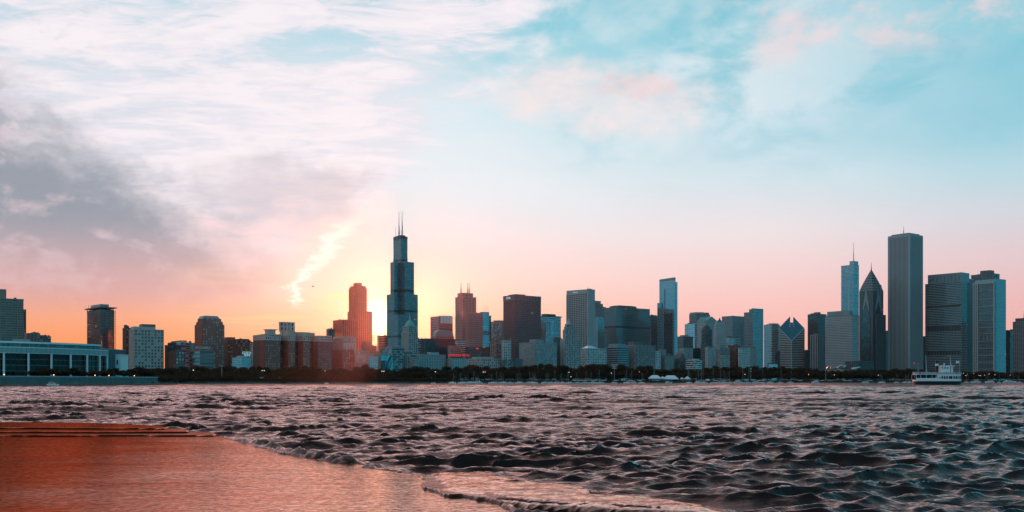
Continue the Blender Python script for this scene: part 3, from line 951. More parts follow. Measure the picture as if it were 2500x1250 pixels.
# ------------------------------------------------------------------ city: the plainer buildings, one row each
# name, label, left edge / near corner / right edge, roof row, depth factor, wall, glass, style, options
ROWS = [
 ('apartment_tower', 'tall tan apartment tower with pale ribs, cut off by the left frame edge', -48, -14, 56, 727, 1.02, 'tan_concrete', 'glass_bronze', 'mullion', dict(fh=3.2, bay=7.5, pw=.16, bh=.40, pd=.9, pent=[(.1, 1, .05, .42, 705)])),
 ('apartment_tower', 'dark brick tower squeezed behind the tan tower at the left edge', 44, 50, 63, 755, 1.18, 'dark_brick', 'glass_window', 'punched', {}),
 ('apartment_block', 'low brick block with a pale end bay right of the tan tower', 60, 67, 97, 813, 1.12, 'rose_granite', 'glass_window', 'grid', dict(pent=[(.2, .9, .45, .95, 811)])),
 ('apartment_block', 'lower brown block with dark window bands stepping down behind the glass hall', 92, 98, 124, 821, 1.16, 'brown_brick', 'glass_window', 'bands', dict(pent=[(.1, 1, .0, .68, 818)])),
 ('office_building', 'pale office block with a regular grid of square windows and red brick sides', 316, 328, 399, 803, 0.99, 'warm_stone', 'glass_window', 'grid', dict(fh=4.6, bay=4.6, pw=.40, bh=.36, pent=[(.1, .8, .02, .75, 797), (.1, .7, .32, .78, 791)])),
 ('brick_building', 'narrow dark brick wing standing left of the pale office block', 300, 307, 322, 800, 1.03, 'brown_brick', 'glass_window', 'punched', dict(pent=[(.2, .8, .0, .35, 793)])),
 ('brick_building', 'dark stepped brick building right of the pale office block', 403, 411, 441, 842, 1.02, 'dark_brick', 'glass_window', 'punched', dict(pent=[(.1, .9, .2, .7, 836)])),
 ('office_building', 'grey building with a cyan-lit end and a slanted pale roof', 414, 441, 478, 836, 1.10, 'grey_stone', 'glass_window', 'bands', dict(pent=[(.1, .95, .0, .45, 831)])),
 ('brick_building', 'small brick building with bright windows in front of the grey slant-roofed one', 412, 429, 450, 857, 0.97, 'brown_brick', 'glass_bright', 'grid', dict(fh=4.6, bay=4.4)),
 ('parking_garage', 'brown parking garage with open horizontal decks', 464, 488, 521, 855, 0.96, 'rose_granite', 'glass_dark', 'bands', dict(fh=5.6, bh=.36, bay=18)),
 ('apartment_block', 'long reddish apartment block between the mansard tower and the grand hotel', 540, 556, 611, 829, 1.10, 'brown_brick', 'glass_window', 'grid', dict(fh=3.6, bay=4.2, pent=[(.1, .9, .02, .36, 823), (.1, .9, .56, .98, 827)])),
 ('hotel', 'small teal inn with ribbon windows and its name on the roof', 567, 590, 612, 872, 0.97, 'limestone', 'glass_teal', 'bands', dict(fh=3.6, bh=.42, pent=[(.35, .95, .1, .6, 868)])),
 ('office_building', 'thin white slab rising behind the small teal inn', 606, 610, 618, 838, 1.10, 'white_panel', 'glass_window', 'punched', {}),
 ('office_building', 'small dark office building with a flat top right of the grand hotel', 797, 803, 818, 803, 1.22, 'dark_steel', 'glass_bronze', 'bands', {}),
 ('office_building', 'broad dark red office block in front of the red stepped skyscraper', 814, 836, 874, 780, 1.30, 'red_granite', 'glass_bronze', 'fins', dict(bay=4.5, fh=4)),
 ('office_building', 'white-windowed narrow building right of the arched red hotel', 866, 869, 899, 857, 0.99, 'rose_granite', 'glass_bright', 'grid', dict(fh=6, bay=4.0, pent=[(.2, .9, .1, .6, 854)])),
 ('office_building', 'low red building under the golden rooftop sign', 882, 893, 919, 844, 1.22, 'red_brick', 'glass_bronze', 'punched', dict(pent=[(.1, 1, .0, .60, 834)])),
 ('office_building', 'orange-lit banded office block left of the tallest tower', 921, 926, 946, 819, 1.45, 'red_granite', 'glass_bronze', 'bands', dict(fh=4.2)),
 ('office_building', 'reddish low roof with a white skylight left of the faceted glass building', 903, 914, 941, 862, 1.06, 'rose_granite', 'glass_window', 'punched', dict(pent=[(.1, .9, .5, .9, 856)])),
 ('college_building', 'pale blue glass building in front of the golden gap', 896, 900, 936, 870, 0.99, 'limestone', 'glass_blue', 'mullion', dict(fh=4, bay=3.6)),
 ('office_building', 'dark glass building with white window bands below the tallest tower', 934, 958, 987, 849, 1.0, 'grey_stone', 'glass_window', 'bands', dict(fh=4.3, bh=.38, pent=[(.2, .9, .1, .5, 845), (.4, .9, .6, .9, 843)])),
 ('office_building', 'narrow stone building right of the white-banded one', 984, 990, 1010, 864, 1.0, 'limestone', 'glass_window', 'piers', dict(pent=[(.1, .9, .2, .8, 860)])),
 ('office_building', 'low pale building with a white roof box beside the green-domed tower', 1002, 1009, 1022, 872, 0.99, 'limestone', 'glass_window', 'grid', dict(pent=[(.1, .9, .1, .8, 869)])),
 ('college_building', 'wide pale stone building with close vertical piers behind the trees', 1006, 1020, 1086, 865, 1.0, 'limestone', 'glass_teal', 'piers', dict(fh=5, bay=3.6, pent=[(.1, .9, .1, .3, 861), (.2, .9, .5, .8, 860)])),
 ('office_building', 'small pale block right of the green-domed tower', 1014, 1020, 1036, 827, 1.30, 'limestone', 'glass_window', 'bands', {}),
 ('office_building', 'broad low dark office slab left of the twin-antenna tower', 1030, 1040, 1124, 826, 1.24, 'dark_steel', 'glass_bronze', 'fins', dict(bay=5, fh=4)),
 ('hotel', 'low pale hotel with a red neon sign on its roof', 1090, 1104, 1143, 875, 0.99, 'limestone', 'glass_teal', 'grid', dict(fh=4, bay=4)),
 ('hotel', 'older stone hotel block with a notched top behind the red neon sign', 1094, 1101, 1129, 845, 1.05, 'rose_granite', 'glass_window', 'punched', dict(pent=[(.1, .9, .0, .55, 842)])),
 ('parking_garage', 'small white-banded garage behind the notched hotel', 1112, 1118, 1137, 832, 1.12, 'pale_stone', 'glass_dark', 'bands', dict(fh=4.2, bh=.45)),
 ('theater_building', 'low stone theatre block with a pale lit roof left of the brown tower base', 1142, 1165, 1219, 875, 0.99, 'limestone', 'glass_window', 'grid', dict(fh=5, bay=4.6, pent=[(.2, .9, .1, .75, 871)])),
 ('office_building', 'grey block filling the gap left of the maroon slab tower', 1196, 1203, 1231, 785, 1.35, 'limestone', 'glass_window', 'mullion', dict(pent=[(.1, .9, .5, 1, 782)])),
 ('apartment_block', 'brown and pale striped apartment block below the maroon slab tower', 1198, 1212, 1229, 824, 1.06, 'rose_granite', 'glass_window', 'piers', dict(bay=6, pent=[(.2, .9, .2, .7, 820)])),
 ('office_building', 'white building with a loose window grid at the foot of the maroon tower', 1226, 1230, 1247, 831, 1.03, 'pale_stone', 'glass_window', 'grid', dict(fh=5, bay=4)),
 ('office_building', 'dark low building with bright small windows under the maroon tower', 1214, 1232, 1254, 880, 0.98, 'dark_stone', 'glass_bright', 'grid', {}),
 ('office_building', 'tiny dark block in the trees right of the bright-windowed one', 1250, 1257, 1276, 876, 1.01, 'dark_stone', 'glass_dark', 'bands', {}),
 ('office_building', 'broad grey stone office block with a bright-windowed east front', 1268, 1307, 1359, 835, 1.0, 'grey_stone', 'glass_bright', 'punched', dict(fh=4.2, bay=4.2, pw=.55, bh=.5, pent=[(.5, .9, .1, .35, 828), (.2, .6, .5, .7, 830)])),
 ('office_building', 'dark recessed block between the grey stone block and the stepped spire', 1352, 1360, 1372, 826, 1.08, 'dark_steel', 'glass_dark', 'bands', {}),
 ('office_building', 'stepped-back dark tower right of the ribbed grey tower', 1446, 1453, 1479, 748, 1.40, 'grey_steel', 'glass_dark', 'mullion', dict(pent=[(.0, 1, .0, .55, 734), (.0, 1, .0, .75, 741)])),
 ('office_building', 'smaller glass block in front of the stepped-back dark tower', 1454, 1459, 1476, 774, 1.25, 'teal_steel', 'glass_teal', 'bands', dict(fh=5)),
 ('office_building', 'pale corner building with a glowing glass hip roof', 1416, 1434, 1480, 850, 1.0, 'pale_stone', 'glass_window', 'grid', dict(fh=5.0, bay=4.4, pw=.42, bh=.40)),
 ('office_building', 'black and teal banded glass building right of the glowing roof', 1478, 1509, 1535, 847, 1.0, 'teal_steel', 'glass_dark', 'bands', dict(fh=4.6, bh=.34, pent=[(.15, .85, .1, .9, 839)])),
 ('office_building', 'stone office building with a zigzag cornice and a roof box', 1528, 1552, 1599, 842, 1.0, 'grey_stone', 'glass_window', 'piers', dict(fh=4.4, bay=4.0, pent=[(.1, .8, .05, .55, 834), (.3, .8, .62, .85, 837)])),
 ('office_building', 'dark slab between the wide dark block and the slender glass tower', 1583, 1590, 1606, 770, 1.30, 'dark_steel', 'glass_dark', 'bands', {}),
 ('office_building', 'white-windowed narrow building at the foot of the slender glass tower', 1597, 1600, 1612, 857, 1.0, 'pale_stone', 'glass_window', 'grid', dict(fh=5, bay=4.2)),
 ('office_building', 'stone building with tall window bays below the slender glass tower', 1609, 1613, 1625, 854, 1.01, 'limestone', 'glass_dark', 'piers', dict(bay=4)),
 ('club_building', 'gabled stone clubhouse right of the slender glass tower base', 1622, 1626, 1645, 869, 1.0, 'grey_stone', 'glass_window', 'punched', dict(gable=863)),
 ('club_building', 'dark steep-roofed hall with twin gables behind the white tents', 1644, 1659, 1674, 875, 1.0, 'dark_stone', 'glass_window', 'piers', dict(gable=862, fh=7, bay=4)),
 ('office_building', 'brown glass block right of the slender tower', 1652, 1668, 1692, 821, 1.20, 'grey_steel', 'glass_bronze', 'curtain', dict(pent=[(.2, .8, .2, .7, 818)])),
 ('office_building', 'pale low building with small square windows under the brown glass block', 1655, 1669, 1691, 850, 1.05, 'limestone', 'glass_window', 'grid', dict(pent=[(.2, .9, .1, .5, 846)])),
 ('office_building', 'black low building in the gap left of the dark deco tower', 1688, 1693, 1712, 850, 1.06, 'dark_steel', 'glass_dark', 'bands', {}),
 ('office_building', 'grey tower with a saw-toothed crown behind the gabled stone tower', 1683, 1700, 1733, 766, 1.42, 'grey_steel', 'glass_dark', 'mullion', dict(pent=[(.05, .4, .0, .12, 763), (.5, .95, .0, .3, 762), (.2, .95, .35, .6, 762), (.2, .95, .75, .97, 763)])),
 ('office_building', 'mirrored block with a pink sunset reflection and a white edge', 1672, 1696, 1702, 790, 1.30, 'white_panel', 'glass_blue', 'curtain', dict(fh=6, bay=8)),
 ('deco_tower', 'dark slim deco tower with a rounded stepped head', 1714, 1722, 1737, 803, 1.05, 'dark_stone', 'glass_window', 'piers', dict(fh=4, bay=4, pent=[(.1, .9, .1, .85, 797), (.25, .75, .25, .7, 794)])),
 ('office_building', 'shadowed block in front of the slim deco tower', 1711, 1722, 1729, 841, 1.01, 'dark_stone', 'glass_dark', 'bands', {}),
 ('office_building', 'teal stone block right of the slim deco tower, behind the park trees', 1722, 1728, 1747, 848, 1.0, 'limestone', 'glass_window', 'punched', dict(pent=[(.2, .9, .2, .6, 844)])),
 ('office_building', 'squat office building with a white front among the lakefront row', 1675, 1697, 1713, 879, 0.97, 'pale_stone', 'glass_window', 'bands', dict(fh=4.4, bh=.5, pent=[(.2, .9, .1, .8, 876)])),
 ('office_building', 'stone office building with a lower white bay below the pale pointed tower', 1745, 1758, 1781, 848, 1.02, 'grey_stone', 'glass_window', 'grid', dict(pent=[(.2, .9, .1, .6, 842)])),
 ('office_building', 'lower white bay in front of the stone office building', 1755, 1762, 1781, 867, 0.99, 'limestone', 'glass_window', 'grid', {}),
 ('office_building', 'broad grey grid tower behind the pale pointed tower', 1763, 1788, 1818, 771, 1.28, 'grey_steel', 'glass_teal', 'grid', dict(fh=4, bay=3.6)),
 ('office_building', 'bright cyan glass block with a jagged top under the broad grey grid tower', 1771, 1779, 1807, 825, 1.12, 'white_panel', 'glass_blue', 'curtain', dict(pent=[(.2, .9, .0, .3, 821), (.2, .9, .5, .8, 822)])),
 ('office_building', 'dark brown block right of the stone office building', 1778, 1796, 1807, 843, 1.02, 'brown_brick', 'glass_window', 'punched', {}),
 ('office_building', 'white building with vivid square windows beside the dark brown block', 1803, 1807, 1830, 849, 1.0, 'pale_stone', 'glass_window', 'grid', dict(fh=5, bay=4.8)),
 ('office_building', 'tiny teal building with thin piers at the foot of the residential glass tower', 1828, 1831, 1846, 849, 1.0, 'limestone', 'glass_teal', 'piers', dict(bay=3)),
 ('office_building', 'pale teal office tower with a striped east front left of the diamond roof', 1865, 1884, 1904, 792, 1.12, 'limestone', 'glass_teal', 'bands', dict(fh=4.6, pent=[(.4, .95, .2, .9, 789)])),
 ('office_building', 'low cyan box among the trees below the striped tower', 1873, 1877, 1898, 889, 1.0, 'white_panel', 'glass_blue', 'curtain', {}),
 ('office_building', 'dark sliver of a block left of the diamond tower', 1893, 1898, 1904, 858, 1.06, 'dark_steel', 'glass_dark', 'bands', {}),
 ('office_building', 'thin dark slab with lit stairwell peeking out right of the diamond tower', 1956, 1959, 1964, 803, 1.16, 'dark_brick', 'glass_bright', 'punched', dict(fh=5)),
 ('office_building', 'low dark block between the diamond tower and the black office tower', 1960, 1968, 1981, 856, 1.12, 'dark_steel', 'glass_dark', 'bands', {}),
 ('office_building', 'black office tower with a small roof box left of the banded slab', 1972, 1998, 2018, 766, 1.18, 'dark_steel', 'glass_dark', 'curtain', dict(fh=4, bay=3.2, pent=[(.55, 1, .0, .3, 762)])),
 ('office_building', 'shorter dark tower with white corner stripes in front of the black tower', 1979, 1996, 2015, 817, 1.04, 'grey_stone', 'glass_dark', 'fins', dict(bay=7, pw=.45, pent=[(.2, .9, .1, .5, 814)])),
 ('office_building', 'dark slab in the gap left of the tall white-ribbed tower', 2155, 2161, 2172, 809, 1.05, 'dark_steel', 'glass_dark', 'curtain', dict(D=2520)),
 ('office_building', 'dark sliver right of the tall white-ribbed tower', 2248, 2256, 2263, 823, 1.0, 'dark_steel', 'glass_dark', 'curtain', dict(D=2620)),
 ('apartment_tower', 'dark slab between the white-framed tower and the right frame edge', 2450, 2466, 2480, 806, 1.0, 'dark_steel', 'glass_dark', 'curtain', dict(D=2700)),
 ('apartment_tower', 'ribbed apartment tower with a mast, cut off by the right frame edge', 2473, 2507, 2530, 784, 1.0, 'limestone', 'glass_dark', 'mullion', dict(D=2440, fh=3.3, bay=5, pw=.25, pent=[(.1, .95, .1, .9, 776)], mast=(.45, .3, 760))),
]
BL = {}
for (name, label, xl, xe, xr, py, k, wm, gm, st, op) in ROWS:
    op = dict(op)
    pent, gab, mst, D = op.pop('pent', []), op.pop('gable', None), op.pop('mast', None), op.pop('D', None)
    B = Bld(name, label, xl, xe, xr, k, D=D)
    B.main(py, wm, gm, st, **op)
    BL[label] = B
    for q in pent:
        z0 = B.H - 0.02
        x0, x1, y0, y1 = -B.a * (1 - q[0]), -B.a * (1 - q[1]), B.b * q[2], B.b * q[3]
        x1, y0 = min(x1, -0.6), max(y0, 0.6)
        B.part(MB().box(x0, x1, y0, y1, z0, max(B.z(q[4], x1, y0), z0 + 1.2)), 'penthouse', wm if random.random() < .5 else 'roof_grey')
    if gab:
        zt = B.z(gab)
        MB().prism([(-B.a, -.3), (.8, -.3), (.8, B.b), (-B.a, B.b)], B.H, zt, [(-B.a, B.b / 2 - .2, zt), (.8, B.b / 2 - .2, zt), (.8, B.b / 2 + .2, zt), (-B.a, B.b / 2 + .2, zt)]).build('gable_roof', M['roof_grey'], B.root)
    if mst:
        B.mast(-B.a * mst[0], B.b * mst[1], B.H, mst[2], .8)
    # a little roof clutter: vents, tanks, lift housings
    rr = random.Random(sum(ord(ch_) * (i_ + 7) for i_, ch_ in enumerate(label)))
    mbc = MB()
    for q in range(rr.randint(2, 5)):
        cx_, cy_ = -B.a * rr.uniform(.15, .8), B.b * rr.uniform(.1, .9)
        w_, h_ = rr.uniform(1, 2.6), rr.uniform(1.2, 3.4)
        mbc.box(cx_ - w_, cx_ + w_, cy_ - w_ * .7, cy_ + w_ * .7, B.H - .01, B.H + h_)
    mbc.build('roof_vents', M['roof_grey'], B.root, 'stuff')

# ------------------------------------------------------------------ city: the landmarks
def solve_square(xl, xr, size, D0):
    """near corner and depth of a square plan seen between two picture columns"""
    D = D0
    for it in range(40):
        best = None
        for xe in np.linspace(xl + 1, xr - 1, 200):
            C = Vector((ray(xe) * D, D))
            e = Vector((math.cos(GRID), math.sin(GRID)))
            n = Vector((-e.y, e.x))
            al = lambda px, d: (ray(px) * C.y - C.x) / (d.x - ray(px) * d.y)
            a, b_ = al(xl, -e), al(xr, n)
            if best is None or abs(a - b_) < best[0]:
                best = (abs(a - b_), xe, a)
        D *= size / best[2]
    return best[1], D


# the tallest tower: nine bundled square tubes of different heights
xe, D = solve_square(944.3, 1020.6, 68.6, 2770)
B = Bld('bundled_tube_skyscraper', 'tallest tower, stepped dark bundled tubes with twin white antennas', 944.3, xe, 1020.6, D=D, cat='skyscraper')
u_ = B.a / 3
tops = {(2, 0): 769, (0, 2): 769, (2, 2): 719, (0, 0): 719, (1, 0): 640, (1, 2): 640, (2, 1): 640, (0, 1): 577, (1, 1): 577}
for (i, j), py in tops.items():
    x0, y0 = -B.a + i * u_, j * u_
    zt = B.z(py, x0 + u_, y0)
    g_ = .004 * (i + 3 * j)
    B.tier(x0 + g_, x0 + u_ - .05 + g_, y0 + g_, y0 + u_ - .05 + g_, 0, zt, 'dark_steel', 'glass_slate', 'curtain', fh=4.1, bay=4.6, pw=.16, bh=.34, pd=.12, bd=.08, parapet=.8, names=('tube', 'tube_frame', 'tube_roof'))
    for fz in (0.30, 0.475, 0.615, 0.83, 0.985):
        zz = fz * B.z(577, -u_, u_)
        if zz < zt - 2:
            MB().box(x0 - .3, x0 + u_ + .3, y0 - .3, y0 + u_ + .3, zz, zz + 6.5).build('louver_band', M['dark_steel'], B.root)
    
ztop = B.z(577, -u_, u_)
MB().box(-B.a + 6, -u_ - 6, u_ + 4, 2 * u_ - 4, ztop, ztop + 5).build('penthouse', M['dark_steel'], B.root)
for xx, py1, py2 in ((-B.a + u_ * .62, 546, 517), (-B.a + u_ * 1.45, 540, 516)):
    yy = u_ * 1.5
    z0, z1, z2 = ztop + 4, B.z(py1, xx, yy), B.z(py2, xx, yy)
    mb = MB().tube((xx, yy, z0), (xx, yy, z0 + 16), 2.6, 2.0, 8).tube((xx, yy, z0 + 16), (xx, yy, z1), 1.5, 1.3, 8)
    mb.tube((xx, yy, z1), (xx, yy, z2), 1.0, .6, 8)
    mb.build('antenna', M['white_panel'], B.root)
for xx in (-B.a + u_ * .1, -B.a + u_ * .95, -B.a + u_ * 1.2, -B.a + u_ * 1.95):
    MB().tube((xx, u_ * 1.3, ztop), (xx, u_ * 1.3, ztop + 34), .8, .5, 6).build('whip_antenna', M['white_panel'], B.root)

# red stepped granite skyscraper beside the sun
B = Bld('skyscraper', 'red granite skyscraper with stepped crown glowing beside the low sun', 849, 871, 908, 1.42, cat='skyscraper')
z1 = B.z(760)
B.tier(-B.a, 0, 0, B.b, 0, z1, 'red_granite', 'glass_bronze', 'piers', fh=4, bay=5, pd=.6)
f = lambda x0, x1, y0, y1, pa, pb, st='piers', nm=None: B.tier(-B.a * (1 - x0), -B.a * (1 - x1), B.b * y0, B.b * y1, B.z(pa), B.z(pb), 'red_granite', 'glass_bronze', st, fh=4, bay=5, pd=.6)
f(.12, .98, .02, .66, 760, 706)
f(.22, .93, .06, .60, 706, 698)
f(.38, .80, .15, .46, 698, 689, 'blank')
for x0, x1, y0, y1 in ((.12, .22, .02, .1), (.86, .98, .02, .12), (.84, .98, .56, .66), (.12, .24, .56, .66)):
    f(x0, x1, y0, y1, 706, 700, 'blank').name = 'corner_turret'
BFRANK = B

# dark tower with stepped crown and four thin masts
B = Bld('skyscraper', 'pinkish grey tower with notched crown and two pairs of thin masts', 1112, 1129, 1162, 1.40, cat='skyscraper')
B.tier(-B.a, 0, 0, B.b, 0, B.z(727), 'rose_granite', 'glass_dark', 'piers', fh=4, bay=4.4, pd=.5)
for x0, x1, y0, y1 in ((0, .12, 0, .1), (.88, 1, 0, .1), (.88, 1, .9, 1)):
    MB().box(-B.a * (1 - x0) - .4, -B.a * (1 - x1) + .4, B.b * y0 - .4, B.b * y1 + .4, B.z(728), B.z(723.5)).build('corner_turret', M['rose_granite'], B.root)
x0, x1, y0, y1 = -B.a * .85, -B.a * .1, B.b * .08, B.b * .82
B.tier(x0, x1, y0, y1, B.z(727), B.z(716, x1, y0), 'rose_granite', 'glass_dark', 'piers', fh=4, bay=4.4, pd=.5)
for px in (1124.5, 1128, 1145, 1149):
    yy = B.Ey(px + 1)
    B.mast(-B.a * .25, max(1, yy), B.z(716), 690, 1.7, 'mast', 'rose_granite')

# maroon slab
B = Bld('office_tower', 'broad maroon steel office slab with pale letters near its top corner', 1229.5, 1257, 1320, 1.14, cat='office tower')
B.tier(-B.a, 0, 0, B.b, 0, B.z(733), 'maroon_steel', 'glass_bronze', 'mullion', fh=4.0, bay=2.9, pw=.30, bh=.30, pd=.55, bd=.1)
MB().box(-B.a - .8, .8, -.8, B.b + .8, B.z(733) + 1.4, B.z(720)).build('roof_screen', M['maroon_steel'], B.root)
MB().box(-B.a * .7, -1.5, B.b * .05, B.b * .42, B.z(720), B.z(717.6)).build('penthouse', M['maroon_steel'], B.root)
mb = MB()
for i in range(9):
    mb.box(.7, 1.1, B.b * (.03 + i * .117), B.b * (.03 + i * .117) + .5, B.z(733), B.z(720.5))
mb.build('screen_ribs', M['rose_granite'], B.root, 'stuff')
text_on(B, 'CNA', 'S', B.S(1242), B.z(730.5), 7.5, 'sign_pale', 'letter_sign', .2, 1.2)

# ribbed grey tower with a slanted parapet
B = Bld('office_tower', 'grey concrete office tower with bright vertical ribs and blank corner core', 1383.6, 1436, 1452, 1.10, cat='office tower')
B.tier(-B.a, -2.5, 0, B.b, 0, B.z(716), 'limestone', 'glass_dark', 'grid', fh=4.0, bay=7.6, pw=.17, bh=.40, pd=.9, bd=.35)
MB().box(-2.4, .8, -.9, B.b * .55, 0, B.z(704.5)).build('corner_core', M['limestone'], B.root)
MB().box(-2.4, .3, B.b * .6, B.b + .5, 0, B.z(706)).build('corner_core', M['limestone'], B.root)
n_ = 7
for i in range(n_):
    x0 = -B.a + (B.a - 3) * i / n_
    MB().box(x0 + .4, x0 + (B.a - 3) / n_ - .4, -.95, 4, B.z(716), B.z(710.2 - i * .55, x0, 0)).build('parapet_panel', M['limestone'], B.root)
mb = MB()
for i in range(5):
    x_ = B.S(1401 + i * 2.3)
    mb.box(x_ - .8, x_ + .8, -1.3, -.96, B.z(711.5), B.z(709.4))
mb.build('sign_plates', M['sign_pale'], B.root, 'stuff')
B.mast(-6, 4, B.z(704.5), 699, .4)

# wide dark block, three quarters of the way along the middle
B = Bld('office_tower', 'widest black-green glass office block with rooftop screen', 1476, 1504, 1586, 1.16, cat='office tower')
B.tier(-B.a, 0, 0, B.b, 0, B.z(751), 'dark_stone', 'glass_teal', 'mullion', fh=4.0, bay=3.0, pw=.34, bh=.30, pd=.45)
MB().box(-B.a * .8, -2, B.b * .08, B.b * .62, B.z(751), B.z(745.5)).build('roof_screen', M['dark_stone'], B.root)
mb = MB()
for i in range(7):
    mb.box(-B.a * .7, -3, B.b * (.12 + .07 * i), B.b * (.15 + .07 * i), B.z(746), B.z(744.3))
mb.build('roof_vents', M['roof_grey'], B.root, 'stuff')
MB().box(-B.a - .6, .6, -.6, B.b + .6, B.z(800), B.z(796)).build('louver_band', M['dark_steel'], B.root)

# lit glass cube with a bright frame
B = Bld('office_building', 'glass cube with a glinting pale frame right of the maroon slab', 1320, 1332, 1369, 1.22)
B.tier(-B.a, 0, 0, B.b, 0, B.z(772), 'dark_stone', 'glass_teal', 'curtain', fh=5, bay=6)
MB().box(-B.a * .9, -1, B.b * .02, B.b * .68, B.z(771), B.z(766)).build('penthouse', M['dark_steel'], B.root)
MB().box(-B.a - 1.5, 1.5, -1.5, B.b + 3.5, B.z(773), B.z(771.5)).build('roof_slab', M['dark_steel'], B.root)
mb = MB()
for q in (.03, .30, .58, .95):
    mb.box(.2, 1.0, B.b * q, B.b * q + 1.1, B.z(822), B.z(778))
mb.build('frame_posts', M['white_panel'], B.root, 'stuff')
for py in (822, 786, 778.5, 813):
    MB().box(.2, 1.2, 0, B.b, B.z(py), B.z(py) + 1.0).build('frame_beam', M['white_panel'], B.root)
MB().box(.15, .5, B.b * .32, B.b * .56, B.z(821), B.z(780)).build('mirror_panel', M['glass_cyan'], B.root)

# tower with cyan glass strip
B = Bld('office_tower', 'brown ridged tower block with a vivid cyan glass strip on its corner', 1137, 1146, 1178, 1.03, cat='office tower')
B.tier(-B.a, -1, 0, B.b, 0, B.z(848), 'dark_brick', 'glass_bronze', 'bands', fh=4.5)
B.tier(-B.a, -1, 0, B.b, B.z(847), B.z(764), 'rose_granite', 'glass_dark', 'piers', fh=4, bay=2.6, pw=.55, pd=.5)
b2 = B.Ey(1193.5)
b3 = B.Ey(1201)
for k_, (pa, pb, mm) in enumerate(((847, 818, 'glass_cyan'), (818, 808, 'glass_dark'), (808, 792, 'glass_teal'), (792, 761, 'glass_cyan'))):
    g = MB().box(-B.a * .8, .6 + .01 * k_, B.b + .6, b2, B.z(pa, 0, B.b), B.z(pb, 0, B.b)).build('glass_bay', M[mm], B.root)
    g['bay'], g['flr'] = 4.0, 4.0
mb = MB()
for i in range(19):
    zz = B.z(847, 0, B.b) + i * 4.3
    mb.box(-.5, .75, B.b + .6, b2, zz, zz + .35)
for i in range(4):
    yy = B.b + .6 + (b2 - B.b - .6) * i / 3
    mb.box(-.5, .78, yy - .12, yy + .12, B.z(847, 0, B.b), B.z(761.5, 0, B.b))
mb.build('glass_bay_mullions', M['teal_steel'], B.root, 'stuff')
B.tier(-B.a * .9, -3, b2 + .1, b3, 0, B.z(772, 0, b2), 'dark_brick', 'glass_dark', 'bands', fh=4)
MB().box(-B.a * .8, .3, B.b + .6, b2, 0, B.z(848, 0, B.b)).build('podium', M['dark_brick'], B.root)
MB().tube((4, b2 + 1, 0), (4, b2 + 1, B.z(836, 0, b2)), .9, .7, 8).build('flue_mast', M['grey_steel'], B.root)
B.part(MB().box(.4, .8, B.b * .5, B.b * .68, B.z(852), B.z(848.5)), 'neon_plate', 'sign_red')

# building with white roof panels above orange bands, and its round-shouldered neighbour
B = Bld('office_building', 'sunlit block with white roof panels left of the twin-mast tower', 1051, 1072, 1105, 1.36)
B.tier(-B.a, 0, 0, B.b, 0, B.z(773), 'rose_granite', 'glass_bronze', 'curtain', fh=4, bay=4)
for i in range(4):
    MB().box(.3, 1.2, B.b * (.1 + .22 * i), B.b * (.29 + .22 * i), B.z(789), B.z(769.8)).build('roof_panel', M['white_panel'], B.root)
for i in range(3):
    MB().box(.25, .9, B.b * .02, B.b * .98, B.z(800 - i * 4), B.z(798.4 - i * 4)).build('copper_band', M['red_granite'], B.root)
B = Bld('library_building', 'rounded barrel-roofed building in front of the white-panelled block', 1056, 1064, 1107, 1.25)
B.tier(-B.a, 0, 0, B.b, 0, B.z(821), 'rose_granite', 'glass_bronze', 'piers', fh=5, bay=5)
pts = [(B.b * .5 - B.b * .5 * math.cos(math.pi * i / 12), B.z(821) + (B.z(804) - B.z(821)) * math.sin(math.pi * i / 12) ** .6) for i in range(13)]
v = [(xx, y_, z_) for xx in (-B.a, .5) for y_, z_ in pts]
fc = [(i, i + 1, 14 + i, 13 + i) for i in range(12)] + [tuple(range(13)), tuple(range(25, 12, -1))]
mesh_obj('barrel_roof', v, fc, M['grey_steel'], B.root)

# green-domed tower in front of the tallest one
B = Bld('office_tower', 'slim stone tower with a green beehive dome and lantern', 982, 998, 1019, 1.04, cat='office tower')
B.tier(-B.a, 0, 0, B.b, 0, B.z(812), 'limestone', 'glass_window', 'piers', fh=4, bay=4.2)
cx_, cy_ = -B.a * .5, B.b * .5
B.tier(-B.a * .93, -B.a * .07, B.b * .07, B.b * .93, B.z(812), B.z(797, -B.a * .07, B.b * .07), 'limestone', 'glass_window', 'piers', fh=4, bay=4.2)
r_ = B.b * .56
mb = MB()
zs = [B.z(797), B.z(791), B.z(786), B.z(782.5), B.z(779.5)]
rs = [1.0, .82, .60, .36, .12]
for i in range(4):
    mb.ring((cx_, cy_), r_ * rs[i], r_ * rs[i + 1], zs[i], zs[i + 1] + .02, 12)
mb.build('dome', M['copper_green'], B.root)
MB().tube((cx_, cy_, B.z(780)), (cx_, cy_, B.z(772)), 1.8, 1.4, 8).tube((cx_, cy_, B.z(772)), (cx_, cy_, B.z(762)), .7, .2, 6).build('lantern', M['copper_green'], B.root)

